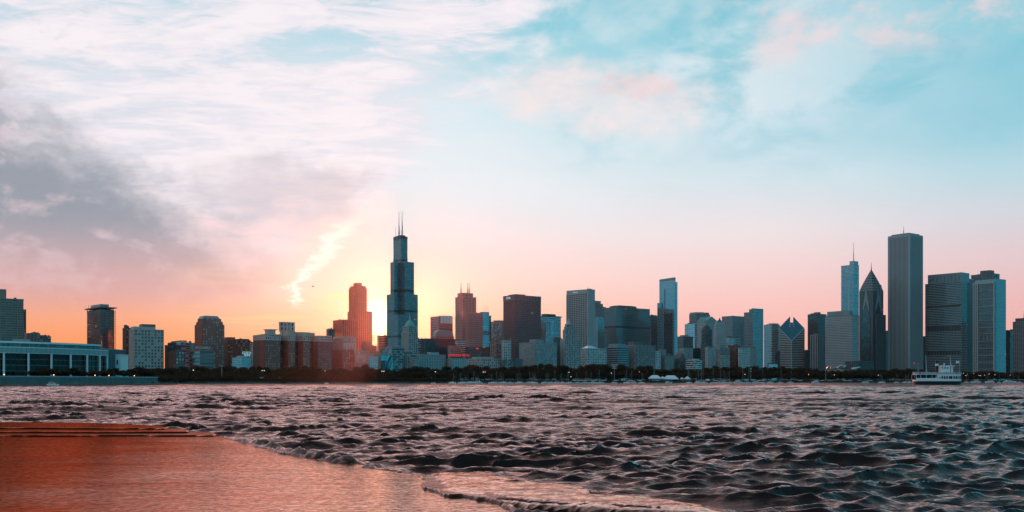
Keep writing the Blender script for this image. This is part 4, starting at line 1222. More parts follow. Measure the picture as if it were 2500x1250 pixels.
# stepped spire
B = Bld('office_tower', 'white terracotta tower stepping up to a small cupola', 1369, 1379, 1416, 1.0, cat='office tower')
B.tier(-B.a, 0, 0, B.b, 0, B.z(830), 'limestone', 'glass_window', 'piers', fh=4.2, bay=4.4, pd=.7)
B.tier(-B.a * .8, -2, B.b * .12, B.b * .72, B.z(830), B.z(806), 'limestone', 'glass_window', 'piers', fh=4.2, bay=4.4)
B.tier(-B.a * .72, -4, B.b * .18, B.b * .62, B.z(806), B.z(799), 'limestone', 'glass_window', 'piers', fh=4.2, bay=4.4)
B.tier(-B.a * .66, -5, B.b * .22, B.b * .50, B.z(799), B.z(792), 'limestone', 'glass_window', 'piers', fh=4.2, bay=4.4)
c_ = (-B.a * .40, B.b * .36)
MB().ring(c_, B.b * .13, B.b * .05, B.z(792), B.z(781), 8).ring(c_, B.b * .05, B.b * .04, B.z(781), B.z(777), 8).build('cupola', M['limestone'], B.root)
MB().tube((c_[0], c_[1], B.z(777)), (c_[0], c_[1], B.z(771)), .6, .15, 6).build('finial', M['limestone'], B.root)

# hip of glass on the pale corner building
B = BL['pale corner building with a glowing glass hip roof']
MB().prism([(-B.a * .9, 1.5), (-1.5, 1.5), (-1.5, B.b * .62), (-B.a * .9, B.b * .62)], B.H, 0,
           [(-B.a * .6, B.b * .22, B.z(843.5)), (-B.a * .35, B.b * .22, B.z(843.5)), (-B.a * .35, B.b * .36, B.z(843.5)), (-B.a * .6, B.b * .36, B.z(843.5))]).build('glass_hip_roof', M['roof_glass'], B.root)
# slanted roof of the grey building and the inn's letters, the garage's sign, the neon
B = BL['grey building with a cyan-lit end and a slanted pale roof']
MB().prism([(-B.a * .8, B.b * .0), (-2, B.b * .0), (-2, B.b * .5), (-B.a * .8, B.b * .5)], B.H, 0,
           [(-B.a * .8, B.b * .1, B.z(832)), (-2, B.b * .1, B.z(832)), (-2, B.b * .45, B.z(834.5)), (-B.a * .8, B.b * .45, B.z(834.5))]).build('slanted_roof', M['roof_glass'], B.root)
MB().box(.3, .8, B.b * .62, B.b * .98, B.z(853), B.z(837)).build('lit_end_plate', M['glass_cyan'], B.root)  # cyan plate stands in for the light on the end wall
B = BL['small teal inn with ribbon windows and its name on the roof']
text_on(B, 'ESSEX', 'E', B.b * .55, B.z(866), 5.6, 'sign_pale', 'letter_sign', .2, .4)
text_on(B, 'INN', 'E', B.b * .60, B.z(871.5), 5.2, 'sign_pale', 'letter_sign', .2, .4)
B = BL['brown parking garage with open horizontal decks']
text_on(B, 'IRON', 'E', B.Ey(488), B.z(854), 5.5, 'white_panel', 'letter_sign', .2, .4)
text_on(B, 'AY', 'E', B.Ey(508.5), B.z(854), 5.5, 'white_panel', 'letter_sign', .2, .4)
B.part(MB().prism([(0.2, B.Ey(497)), (.9, B.Ey(497)), (.9, B.Ey(502)), (.2, B.Ey(502))], B.z(850), 0, [(.2, B.Ey(502), B.z(847)), (.9, B.Ey(502), B.z(847)), (.9, B.Ey(505), B.z(846)), (.2, B.Ey(505), B.z(846))]), 'sign_emblem', 'white_panel')
B = BL['low pale hotel with a red neon sign on its roof']
text_on(B, 'CONGRESS HOTEL', 'E', B.b * .46, B.z(871), 5.4, 'sign_red', 'neon_sign', .3, -2)
mb = MB()
for i in range(9):
    mb.box(-2.6, -2.3, B.b * (.02 + .115 * i), B.b * (.02 + .115 * i) + .25, B.H, B.z(866))
mb.build('sign_scaffold', M['dark_steel'], B.root, 'stuff')
# golden sign frame beside the red tower: rows of illegible letters on a lattice
B = BL['low red building under the golden rooftop sign']
mb = MB()
for r_i in range(3):
    for c_i in range(5):
        y0 = B.Ey(905.5) + (B.Ey(916.5) - B.Ey(905.5)) * c_i / 5
        z0 = B.z(831 - r_i * 5)
        mb.box(-.3, 0, y0, y0 + .5, z0, z0 + 2.8).box(-.3, -.05, y0, y0 + 1.3, z0 + (1.1 if (r_i + c_i) % 2 else 2.4), z0 + (1.6 if (r_i + c_i) % 2 else 2.9))
mb.build('sign_letters', M['red_granite'], B.root, 'stuff')
mb = MB()
for q in (0, .33, .66, 1):
    y0 = B.Ey(905) + (B.Ey(917) - B.Ey(905)) * q
    mb.box(-.7, -.5, y0, y0 + .25, B.H, B.z(818))
for q in (818.5, 824, 829, 833):
    mb.box(-.7, -.5, B.Ey(905), B.Ey(917), B.z(q), B.z(q) + .3)
mb.build('sign_lattice', M['dark_steel'], B.root, 'stuff')

# faceted glass college building
B = Bld('college_building', 'folded teal glass facade with triangular facets behind the trees', 928, 931, 959, 0.985)
z1 = B.z(868)
B.tier(-B.a, -3, 0, B.b, 0, z1, 'teal_steel', 'glass_teal', 'curtain', fh=4, bay=3)
rows_ = [0, .45, .8, 1]
cols_ = [0, .3, .55, .8, 1]
gp = {}
fr = random.Random(4)
for i, cc in enumerate(cols_):
    for j, rr in enumerate(rows_):
        gp[i, j] = (-2.6 + fr.uniform(0, 3.2), B.b * cc, z1 * rr)
for i in range(4):
    for j in range(3):
        for tri in (((i, j), (i + 1, j), (i + 1, j + 1)), ((i, j), (i + 1, j + 1), (i, j + 1))):
            p = [Vector(gp[q]) for q in tri]
            nn = (p[1] - p[0]).cross(p[2] - p[0]).normalized() * .25
            cen = sum(p, Vector()) / 3
            p = [cen + (q - cen) * .985 for q in p]
            o_ = mesh_obj('glass_facet', [q + nn for q in p] + [q - nn for q in p], [(0, 1, 2), (5, 4, 3), (0, 3, 4, 1), (1, 4, 5, 2), (2, 5, 3, 0)], M['glass_cyan' if fr.random() < .35 else 'glass_teal'], B.root)
            o_['bay'], o_['flr'] = 3.0, 4.0

# grand brick hotel with four wings
B = Bld('grand_hotel', 'grand red brick hotel with four wings, stone top storeys and a central tower', 618, 648, 684, 1.0, cat='hotel', amax=70)
z1, z2 = B.z(829), B.z(815)
xs_ = -20.0
wings = [(0, B.b), (B.Ey(704), B.Ey(720)), (B.Ey(740), B.Ey(756)), (B.Ey(776.5), B.Ey(809))]
for w0, w1 in wings:
    B.tier(xs_, 0, w0, w1, 0, z1, 'red_brick', 'glass_bright', 'punched', fh=4.1, bay=3.6, pw=.62, bh=.56, roof=False, names=('wing', 'brick_front', 'cornice'))
    B.tier(xs_, 0, w0, w1, z1, z2 - 1.6, 'warm_stone', 'glass_window', 'grid', fh=4.6, bay=3.6, parapet=1.6, names=('upper_wing', 'stone_front', 'cornice'))
    MB().box(xs_, 1.0, w0 - 1.0, w1 + 1.0, z1 - .6, z1 + .7).build('string_course', M['warm_stone'], B.root)
B.tier(-B.a, xs_ - .05, 0.3, wings[3][1] - .3, 0, z1, 'brown_brick', 'glass_window', 'punched', fh=4.1, bay=3.6, roof=False, names=('main_range', 'brick_front', 'cornice'))
B.tier(-B.a, xs_ - .05, 0.3, wings[3][1] - .3, z1, z2 - 1.8, 'warm_stone', 'glass_window', 'grid', fh=4.6, bay=3.6, names=('main_range', 'stone_front', 'cornice'))
def hbox(xa, xb, p0, p1, pa, pb, nm, mt='warm_stone'):
    MB().box(xa, xb, B.Ey(p0), B.Ey(p1), B.z(pa), B.z(pb)).build(nm, M[mt], B.root)
hbox(-B.a * .6, -22, 702, 757, 815.5, 806, 'attic_storey')
B.tier(-B.a * .5, -24, B.Ey(698), B.Ey(733), B.z(806), B.z(784), 'warm_stone', 'glass_window', 'piers', fh=7, bay=7, names=('central_tower', 'tower_front', 'tower_cornice'))
hbox(-B.a * .7, -22, 668, 686, 815.5, 803, 'roof_house')
hbox(-B.a * .72, -20, 664, 690, 803, 801.3, 'roof_canopy')
hbox(-B.a * .7, -22, 764, 783, 815.5, 807, 'roof_house')
for w0, w1 in wings[1:3]:
    MB().box(xs_, .4, w0 - .5, w1 + .5, z2, z2 + 4.5).build('wing_attic', M['warm_stone'], B.root)

# arched hotel
B = Bld('hotel', 'red hotel with a rounded top floor of tall arched windows', 812, 838, 868, 1.0)
z1, z2 = B.z(853), B.z(827)
B.tier(-B.a, 0, 0, B.b, 0, z1, 'red_brick', 'glass_bright', 'grid', fh=4.4, bay=4.2, pw=.55, roof=False)
B.tier(-B.a, 0, 0, B.b, z1, z2, 'rose_granite', 'glass_bright', 'grid', fh=4.4, bay=4.2, roof=False)
MB().box(-B.a - .8, .9, -.9, B.b + .9, z1 - .5, z1 + .6).build('string_course', M['rose_granite'], B.root)
prof = [(0, 0), (.4, 2.5), (1.5, 4.2), (3.2, 5.0)]
pts_b = [(-B.a, -.5), (.6, -.5), (.6, B.b + .5), (-B.a, B.b + .5)]
mb = MB()
for i in range(3):
    d0, d1 = prof[i][0] * 1.6, prof[i + 1][0] * 1.6
    q0 = [(-B.a + d0, -.5 + d0), (.6 - d0, -.5 + d0), (.6 - d0, B.b + .5 - d0), (-B.a + d0, B.b + .5 - d0)]
    q1 = [(-B.a + d1, -.5 + d1), (.6 - d1, -.5 + d1), (.6 - d1, B.b + .5 - d1), (-B.a + d1, B.b + .5 - d1)]
    mb.prism(q0, z2 + prof[i][1], z2 + prof[i + 1][1], q1)
mb.build('rounded_roof', M['rose_granite'], B.root)
for i in range(4):
    yc = B.b * (.14 + .24 * i)
    rr = B.b * .095
    mb = MB()
    outer = [(yc - rr * math.cos(math.pi * k / 8), z1 + 9 + rr * 1.2 * math.sin(math.pi * k / 8)) for k in range(9)]
    inner = [(yc - rr * .66 * math.cos(math.pi * k / 8), z1 + 9 + rr * .85 * math.sin(math.pi * k / 8)) for k in range(9)]
    outer = [(yc - rr, z1 + .8)] + outer + [(yc + rr, z1 + .8)]
    inner = [(yc - rr * .66, z1 + .8)] + inner + [(yc + rr * .66, z1 + .8)]
    v = [(1.15, *p) for p in outer] + [(1.15, *p) for p in inner] + [(.4, *p) for p in outer] + [(.4, *p) for p in inner]
    nn = len(outer)
    fc = []
    for k in range(nn - 1):
        fc += [(k, k + 1, nn + k + 1, nn + k), (k, 2 * nn + k, 2 * nn + k + 1, k + 1), (nn + k, nn + k + 1, 3 * nn + k + 1, 3 * nn + k)]
    mesh_obj('window_arch', v, fc, M['pale_stone'], B.root)

# red brick tower with a mansard roof
B = Bld('apartment_tower', 'red brick apartment tower with chamfered shoulders and grey mansard roof', 476, 494, 547, 1.06, amax=60)
B.tier(-B.a, 0, 0, B.b, 0, B.z(791), 'red_brick', 'glass_bright', 'punched', fh=3.8, bay=4.2, roof=False)
B.tier(-B.a * .94, -1.5, B.b * .05, B.b * .94, B.z(791), B.z(784), 'red_brick', 'glass_bright', 'punched', fh=3.8, bay=4.2, roof=False)
B.tier(-B.a * .88, -3, B.b * .10, B.b * .88, B.z(784), B.z(778), 'red_brick', 'glass_bright', 'punched', fh=3.8, bay=4.2, parapet=.8)
x0, x1, y0, y1 = -B.a * .84, -4, B.b * .06, B.b * .86
d_ = 3.4
MB().prism([(x0, y0), (x1, y0), (x1, y1), (x0, y1)], B.z(777), 0, [(x0 + d_, y0 + d_, B.z(769.5)), (x1 - d_, y0 + d_, B.z(769.5)), (x1 - d_, y1 - d_, B.z(769.5)), (x0 + d_, y1 - d_, B.z(769.5))]).build('mansard_roof', M['grey_steel'], B.root)
mb = MB()
for i in range(14):
    mb.box(.2, 1.6, B.b * .96, B.b * 1.005, 6 + i * 6.2, 7.0 + i * 6.2)
mb.build('balconies', M['concrete'], B.root, 'stuff')

# tower under construction
B = Bld('construction_tower', 'dark unfinished tower with hoist scaffold and overhanging top deck', 213, 246, 277, 1.06, amax=60, cat='tower')
B.tier(-B.a, 0, 0, B.b, 0, B.z(757), 'brown_brick', 'glass_bronze', 'mullion', fh=3.7, bay=3.6, pw=.22, bh=.28, pd=.25)
zt = B.z(757)
mb = MB()
for i in range(6):
    for j in range(5):
        mb.box(-B.a * (i / 5) - .4, -B.a * (i / 5) + .4, B.b * j / 4 - .4, B.b * j / 4 + .4, zt, B.z(751))
mb.build('deck_columns', M['concrete'], B.root, 'stuff')
MB().box(-B.a - 3, 3, -3, B.b + 4, B.z(751.5), B.z(749)).build('top_deck', M['roof_grey'], B.root)
MB().box(-B.a * .75, -2, B.b * .02, B.b * .68, B.z(749.5), B.z(742)).build('penthouse', M['grey_steel'], B.root)
bb = B.Ey(282)
mb = MB()
for yy in (B.b + .6, bb):
    for xx in (-6, -.5):
        mb.box(xx - .25, xx + .25, yy - .25, yy + .25, 0, B.z(756))
z_ = 2.0
while z_ < B.z(757):
    mb.box(-6, -.3, B.b + .6, bb, z_, z_ + .45)
    z_ += 3.7
mb.build('hoist_scaffold', M['brown_brick'], B.root, 'stuff')
B.mast(-B.a * .95, 1, B.z(749), 744, .35, 'davit')

# slender glass tower with a slanted top
B = Bld('residential_tower', 'slender teal glass tower with slanted top and a dark inset strip', 1610, 1646.5, 1654, 1.10, cat='tower')
xs_ = B.S(1617)
z1 = B.z(684)
B.tier(-B.a, 0, 0, B.b * .35, 0, z1, 'teal_steel', 'glass_blue', 'curtain', fh=3.7, bay=3.2, roof=False)
top = [(-B.a, -.3, B.z(682.5, -B.a, 0)), (.3, -.3, B.z(677)), (.3, B.b * .35, B.z(677.5)), (-B.a, B.b * .35, B.z(683))]
MB().prism([(p[0], p[1]) for p in top], z1, 0, top).build('slanted_crown', M['teal_steel'], B.root)
B.tier(-B.a * .7, -.2, B.b * .35, B.b, 0, B.z(690, 0, B.b * .35), 'teal_steel', 'glass_blue', 'bands', fh=3.7, bh=.3)
B.tier(-B.a - 4, xs_, -3, B.b * .3, 0, B.z(738), 'teal_steel', 'glass_teal', 'curtain', fh=3.7, bay=3)
o_ = MB().box(B.S(1622), B.S(1642), -.6, .5, 0, B.z(764)).build('dark_inset', M['glass_dark'], B.root)
o_['bay'], o_['flr'] = 3.0, 3.7
mb = MB()
for i in range(34):
    z_ = 8 + i * 3.7
    mb.box(B.S(1622), B.S(1642), -.8, -.55, z_, z_ + .5)
for i in range(8):
    x_ = B.S(1622 + i * 2.8)
    mb.box(x_ - .15, x_ + .15, -.85, -.5, 6, B.z(764))
mb.build('inset_mullions', M['dark_stone'], B.root, 'stuff')
MB().box(B.S(1622) + 1, B.S(1624), -.5, .2, B.z(764), B.z(703)).build('shadow_slot', M['dark_steel'], B.root)

# gabled classical tower
B = Bld('office_tower', 'grey stone tower crowned by a classical temple gable', 1702, 1722, 1752, 1.22, cat='office tower')
B.tier(-B.a, 0, 0, B.b, 0, B.z(786), 'limestone', 'glass_teal', 'grid', fh=4, bay=4.2, parapet=2.4)
zt, zp = B.z(785.5) + 1.2, B.z(772)
MB().prism([(-B.a, -1.2), (1.2, -1.2), (1.2, B.b + 1.2), (-B.a, B.b + 1.2)], zt, 0, [(-B.a, B.b * .49, zp), (1.2, B.b * .49, zp), (1.2, B.b * .51, zp), (-B.a, B.b * .51, zp)]).build('gable_roof', M['copper_green'], B.root)
MB().prism([(-B.a - 1.2, -1.4), (0.6, -1.4), (.6, B.b * .9), (-B.a - 1.2, B.b * .9)], zt + .02, 0, [(-B.a * .52, -1.4, zp - 1), (-B.a * .48, -1.4, zp - 1), (-B.a * .48, B.b * .9, zp - 1), (-B.a * .52, B.b * .9, zp - 1)]).build('gable_roof', M['copper_green'], B.root)
mb = MB()
for i in range(8):
    yy = B.b * (.04 + .13 * i)
    mb.tube((1.1, yy, B.z(797)), (1.1, yy, B.z(787)), .75, .65, 8)
mb.build('colonnade', M['pale_stone'], B.root, 'stuff')

# pale pointed tower
B = Bld('office_tower', 'pale stone tower tapering to a small dark pyramid roof', 1743, 1749, 1773, 1.08, cat='office tower')
B.tier(-B.a, 0, 0, B.b, 0, B.z(797), 'pale_stone', 'glass_window', 'punched', fh=4, bay=3.8)
B.tier(-B.a * .9, -1.6, B.b * .1, B.b * .86, B.z(797), B.z(786), 'pale_stone', 'glass_window', 'punched', fh=4, bay=3.8)
x0, x1, y0, y1 = -B.a * .82, -2.6, B.b * .2, B.b * .74
MB().cone([(x0, y0), (x1, y0), (x1, y1), (x0, y1)], B.z(785.5), ((x0 + x1) / 2, (y0 + y1) / 2, B.z(777))).build('pyramid_roof', M['dark_stone'], B.root)
MB().box((x0 + x1) / 2 - 1, (x0 + x1) / 2 + 1, (y0 + y1) / 2 - 1, (y0 + y1) / 2 + 1, B.z(779), B.z(775.5)).build('lantern', M['dark_stone'], B.root)

# residential glass tower with stepped top
B = Bld('residential_tower', 'green gridded glass apartment tower with a taller right half', 1817, 1838, 1863, 1.02, cat='tower')
B.tier(-B.a, -B.a * .42, 0, B.b, 0, B.z(763), 'teal_steel', 'glass_teal', 'grid', fh=3.5, bay=4.5, pw=.22, bh=.30, pd=.4)
B.tier(-B.a * .42 + .1, -B.a * .12, 0, B.b, 0, B.z(756), 'grey_steel', 'glass_teal', 'curtain', fh=3.5, bay=4)
B.tier(-B.a * .12 + .1, 0, 0, B.b, 0, B.z(754), 'grey_steel', 'glass_teal', 'grid', fh=3.5, bay=4.5, pw=.2, bh=.28, pd=.4)

solid('diamond_glass', (0.05, 0.20, 0.26), 0.2, 0.5, 0.06, 0.05, 0.6)
# diamond-roofed tower: two half prisms with a slot between them
B = Bld('diamond_tower', 'white-banded tower sliced by a huge teal diamond roof with a slot', 1902.5, 1932.5, 1962.5, 1.08, cat='skyscraper')
zSE, zSW, zNE = B.z(832), B.z(800, -B.a, 0), B.z(800, 0, B.b)
zNW = zSW + zNE - zSE
kx, ky = (zSE - zSW) / B.a, (zNE - zSE) / B.b
hz = lambda x_, y_: zSE + (zSW - zSE) * (-x_ / B.a) + (zNE - zSE) * (y_ / B.b)
gap, tq = 4.6, .70
dm = (-B.a * tq, B.b * tq)
for side, foot in (('S', [(-.02, 0), dm, (dm[0] - gap * .6, dm[1] - gap * .6), (-B.a, B.b - gap * 1.2), (-B.a, 0)]), ('E', [(0, .02), (0, B.b), (-B.a + gap * 1.2, B.b), (dm[0] + gap * .6, dm[1] + gap * .6), (dm[0] + .02, dm[1] + .02)])):
    tp = [(p[0], p[1], hz(*p)) for p in foot]
    up = MB().prism(foot, 0, 0, tp)
    body = up.build('half_tower', M['glass_dark'], B.root)
    body['bay'], body['flr'] = 4.0, 4.6
    o_ = mesh_obj('diamond_face', [(p[0], p[1], p[2] + .15) for p in tp] + [(p[0], p[1], p[2] - .4) for p in tp], [tuple(range(5)), tuple(range(9, 4, -1))] + [(i, 5 + i, 5 + (i + 1) % 5, (i + 1) % 5) for i in range(5)], M['diamond_glass'], B.root)
z_ = B.z(846) - 40
mbS, mbE = MB(), MB()
fl = 4.55
for i in range(60):
    z_ = 3 + i * fl
    if z_ > max(zSW, zNE) - 3:
        break
    xa = -1.0 * max(0, (z_ + 2.4 - zSE) / (zSW - zSE)) * B.a if z_ + 2.4 > zSE else 0.5
    if xa > -B.a + 1:
        mbS.box(-B.a - .5, xa, -.55, .3, z_, z_ + 2.1)
    yb = max(0, (z_ + 2.4 - zSE) / (zNE - zSE)) * B.b if z_ + 2.4 > zSE else -.5
    if yb < B.b - 1:
        mbE.box(-.3, .55, yb, B.b + .5, z_ + .002, z_ + 2.102)
mbS.build('white_bands', M['limestone'], B.root, 'stuff')
mbE.build('white_bands', M['limestone'], B.root, 'stuff')
MB().box(-.6, .75, -.75, .6, 0, zSE - 1).build('corner_rib', M['limestone'], B.root)
MB().tube((0.4, -.5, zSE - 1), (-B.a - .3, -.5, zSW - 1), 1.1, 1.1, 6).build('edge_rib', M['limestone'], B.root)
MB().tube((0.5, -.3, zSE - 1), (.5, B.b + .3, zNE - 1), 1.1, 1.1, 6).build('edge_rib', M['limestone'], B.root)
for q in ((.62, .80, .30), (.70, .86, .20)):
    for sg in (0, 1):
        xq, yq = (-B.a * q[0], B.b * (q[0] - .16)) if sg == 0 else (-B.a * (q[0] - .16), B.b * q[0])
        MB().box(xq - 2.6, xq + 2.6, yq - .5, yq + .5, hz(xq, yq) + .2, hz(xq, yq) + 1.6).build('skylight', M['roof_glass'], B.root)

# banded slab with a mast and a name on the roof
B = Bld('office_tower', 'wide slab of fine teal bands with a lettered roof house and mast', 2015, 2080, 2097, 1.0, cat='office tower', D=2290)
B.tier(-B.a, 0, 0, B.b, 0, B.z(771), 'limestone', 'glass_teal', 'grid', fh=4.0, bay=2.6, pw=.30, bh=.46, pd=.35, bd=.3)
MB().box(-B.a + 1, -1.5, 1, B.b - 2, B.z(771) + 1.4, B.z(768)).build('dark_attic', M['dark_steel'], B.root)
xr_ = B.S(2072)
MB().box(-B.a + 3, xr_, 3, B.b * .6, B.z(768), B.z(757)).build('roof_house', M['grey_stone'], B.root)
text_on(B, 'Prudential', 'S', B.S(2044), B.z(765.3), 7.0, 'glass_cyan', 'letter_sign', .2, -2.8)
mb = MB().ring((0, 0), 3.2, 3.2, 0, .5, 12)
o_ = mb.build('round_emblem', M['glass_cyan'], B.root)
o_.location, o_.rotation_euler = (B.S(2024.5), 3, B.z(765.5)), (rad(90), 0, 0)
B.mast(B.S(2069), 6, B.z(757), 683, 1.1, 'mast', 'white_panel')

# tall glass tower with setback and spire
B = Bld('skyscraper', 'tall silver-blue glass tower with rounded setback and a needle spire', 2053.6, 2084, 2097, 1.0, cat='skyscraper', D=3050)
B.tier(-B.a, 0, 0, B.b, 0, B.z(647), 'grey_steel', 'glass_teal', 'bands', fh=4.2, bh=.30, bd=.2)
x0 = B.S(2074)
B.tier(x0, -.5, .5, B.b * .9, B.z(646), B.z(638), 'grey_steel', 'glass_teal', 'bands', fh=4.2, bh=.3, bd=.2)
B.mast(-4, 6, B.z(638), 592, 1.6, 'spire', 'white_panel')
mb = MB()
for j in range(14):
    zz = B.z(765) + j * 11
    mb.box(.05, .5, .5, B.b, zz, zz + .8)
mb.build('east_bands', M['teal_steel'], B.root, 'stuff')

# pointed tower with chevron gables
B = Bld('skyscraper', 'dark granite tower with stepped chevron gables rising to a needle point', 2098.5, 2131, 2156, 1.0, cat='skyscraper', D=2430)
zb = B.z(709)
B.tier(-B.a, 0, 0, B.b, 0, zb, 'dark_stone', 'glass_dark', 'fins', fh=4, bay=3.4, pw=.4, pd=.5, parapet=.6)
cx_, cy_ = -B.a / 2, B.b / 2
za = B.z(659, cx_, cy_)
n_ = 16
for i in range(n_):
    f0 = 1 - (i / n_) ** 1.12
    MB().box(cx_ - B.a / 2 * f0, cx_ + B.a / 2 * f0, cy_ - B.b / 2 * f0, cy_ + B.b / 2 * f0, zb + (za - zb) * i / n_, zb + (za - zb) * (i + 1) / n_ - .001).build('crown_step', M['dark_stone' if i % 2 else 'grey_steel'], B.root)
MB().tube((cx_, cy_, za - 3), (cx_, cy_, B.z(640, cx_, cy_)), 1.3, .2, 6).build('spire', M['dark_steel'], B.root)
for face in ('S', 'E'):
    for (h0, h1, w, d) in ((B.z(770), B.z(735), .30, 1.6), (B.z(745), B.z(700), .22, 1.2)):
        L_ = B.a if face == 'S' else B.b
        c0, c1, cm = L_ * (.5 - w), L_ * (.5 + w), L_ * .5
        pts = [(c0, 0), (c1, 0), (c1, h0), (cm, h1), (c0, h0)]
        v = []
        for dd in (0, d):
            for p in pts:
                v.append((-p[0], -dd, p[1]) if face == 'S' else (dd, p[0], p[1]))
        fc = [tuple(range(5)), tuple(range(9, 4, -1))] + [(i, (i + 1) % 5, 5 + (i + 1) % 5, 5 + i) for i in range(5)]
        o_ = mesh_obj('chevron_bay', v, fc, M['glass_dark' if d > 1.5 else 'grey_steel'], B.root)
        o_['bay'], o_['flr'] = 3.4, 4.0
g = MB().box(.2, 1.5, B.b * .62, B.b * .80, B.z(769), B.z(694)).build('glass_corner', M['glass_blue'], B.root)
g['bay'], g['flr'] = 3.0, 4.0
B.tier(-B.a * .4, 6, B.b * .15, B.b + 1, 0, B.z(769), 'dark_stone', 'glass_dark', 'fins', fh=4, bay=3.4)

# tall white-ribbed tower
xe, D = solve_square(2169, 2252, 59.0, 2270)
B = Bld('skyscraper', 'very tall plain white-ribbed tower with flat top and one aerial', 2169, xe, 2252, cat='skyscraper', D=D)
q_ = 4.5
z1 = B.z(577)
B.tier(-B.a + q_, -q_, 0, B.b, 0, z1, 'white_granite', 'glass_dark', 'fins', fh=4, bay=3.55, pw=.56, pd=.7, roof=False)
g2 = B.tier(-B.a, 0, q_, B.b - q_, 0, z1 - .02, 'white_granite', 'glass_dark', 'fins', fh=4, bay=3.2, pw=.56, pd=.7, roof=False)
for xx in (-B.a, 0):
    for yy in (0, B.b):
        MB().box(xx - 1.1 if xx else xx - q_ + .4, xx + q_ - .4 if xx else xx + 1.1, yy + (-1.1 if not yy else -q_ + .4), yy + (q_ - .4 if not yy else 1.1), 0, z1 + 3).build('corner_pier', M['white_granite'], B.root)
MB().box(-B.a - .9, .9, -.9, B.b + .9, z1, B.z(570.5)).build('roof_fascia', M['white_granite'], B.root)
MB().box(-B.a + 5, -5, 5, B.b - 5, B.z(570.5), B.z(567)).build('penthouse', M['grey_steel'], B.root)
B.mast(-B.a * .52, B.b * .40, B.z(567), 552, 1.0, 'aerial', 'dark_steel')
MB().box(-B.a - .5, .5, -.5, B.b + .5, 0, 14).build('plinth', M['white_granite'], B.root)

# broad insurance tower with emblems
B = Bld('office_tower', 'broad dark teal office slab with cross and shield emblems at the top', 2259, 2348, 2361, 1.0, cat='office tower', D=2420)
B.tier(-B.a, 0, 0, B.b, 0, B.z(688), 'teal_steel', 'glass_dark', 'bands', fh=4.3, bh=.52, bd=.45)
b3 = B.Ey(2381)
B.tier(-B.a * .8, -4, B.b + .2, b3, 0, B.z(680, 0, B.b), 'teal_steel', 'glass_teal', 'fins', fh=4.3, bay=3, pd=.5)
xl_ = B.S(2265)
MB().box(xl_, -.3, .3, B.Ey(2367), B.z(688), B.z(664.5)).build('crown_block', M['teal_steel'], B.root)
mb = MB()
for i in range(9):
    xx = xl_ + 6 + (abs(xl_) - 8) * i / 8.5
    mb.box(xx - .35, xx + .35, -.2, .5, B.z(686), B.z(668))
mb.build('crown_ribs', M['dark_steel'], B.root, 'stuff')
for pa, pb in ((748, 742), (806, 794), (866, 857)):
    MB().box(-B.a + 3, -2, -.62, .2, B.z(pa), B.z(pb)).build('refuge_band', M['dark_steel'], B.root)
    mb = MB()
    for i in range(12):
        xx = -B.a + 6 + (B.a - 10) * i / 11
        mb.box(xx - .3, xx + .3, -.95, -.6, B.z(pa), B.z(pb))
    mb.build('refuge_posts', M['teal_steel'], B.root, 'stuff')
ex, ez = B.S(2276), B.z(676)
B.part(MB().box(ex - 1.2, ex + 1.2, -.9, -.3, ez - 3.4, ez + 3.4).box(ex - 3.4, ex + 3.4, -.88, -.32, ez - 1.2, ez + 1.2), 'cross_emblem', 'glass_blue')
ex = B.S(2285.5)
sh = [(ex - 2.6, ez + 3.2), (ex - 2.6, ez - .5), (ex, ez - 3.6), (ex + 2.6, ez - .5), (ex + 2.6, ez + 3.2)]
v = [(p[0], -.9, p[1]) for p in sh] + [(p[0], -.3, p[1]) for p in sh]
mesh_obj('shield_emblem', v, [tuple(range(5)), tuple(range(9, 4, -1))] + [(i, (i + 1) % 5, 5 + (i + 1) % 5, 5 + i) for i in range(5)], M['glass_blue'], B.root)
for o_ in B.root.children:
    if o_.name.startswith(('cross_emblem', 'shield_emblem')):
        o_['bay'], o_['flr'] = 3.0, 4.0

# balconied tower behind, white-framed tower in front
B = Bld('apartment_tower', 'dark balconied tower showing behind the white-framed tower', 2371, 2424, 2440, 1.0, cat='tower', D=2640)
B.main(667, 'dark_stone', 'glass_dark', 'bands', fh=3.4, bh=.35, bd=1.0)
MB().box(-B.a * .6, -B.a * .15, 2, B.b * .7, B.H, B.z(658.5)).build('penthouse', M['dark_stone'], B.root)
MB().tube((-B.a * .8, 4, B.H), (-B.a * .45, 4, B.z(664)), .5, .4, 5).build('window_washing_arm', M['dark_steel'], B.root)
B = Bld('residential_tower', 'teal glass tower with a tall white frame and cross beams', 2377, 2428.5, 2456, 1.0, cat='tower', D=2330)
B.tier(-B.a, 0, 0, B.b * .12, 0, B.z(688), 'teal_steel', 'glass_dark', 'curtain', fh=3.6, bay=4, roof=False)
B.tier(-B.a + .3, -.3, B.b * .12 + .05, B.b, 0, B.z(681), 'teal_steel', 'glass_teal', 'curtain', fh=3.6, bay=4)
B.tier(-B.a * 1.0, B.S(2387), -1.6, B.b * .1, 0, B.z(694), 'limestone', 'glass_dark', 'grid', fh=3.6, bay=4.5, pw=.3, bh=.4, pd=.6)
for x0, x1 in ((B.S(2386.5), B.S(2388.5)), (B.S(2426), .3), (-B.a - .8, -B.a + 1)):
    MB().box(x0, x1, -2.6, .4, 0, B.z(686)).build('frame_post', M['limestone'], B.root)
MB().box(-B.a - .8, .32, -2.62, 1.2, B.z(691.5), B.z(686)).build('frame_head', M['limestone'], B.root)
for k_, py in enumerate((709, 729, 747, 764, 781, 798.5, 814, 832, 850, 867, 884, 901)):
    MB().box(B.S(2388.5), B.S(2426), -1.9, -.2, B.z(py) - .5, B.z(py) + .6).build('cross_beam', M['limestone'], B.root)
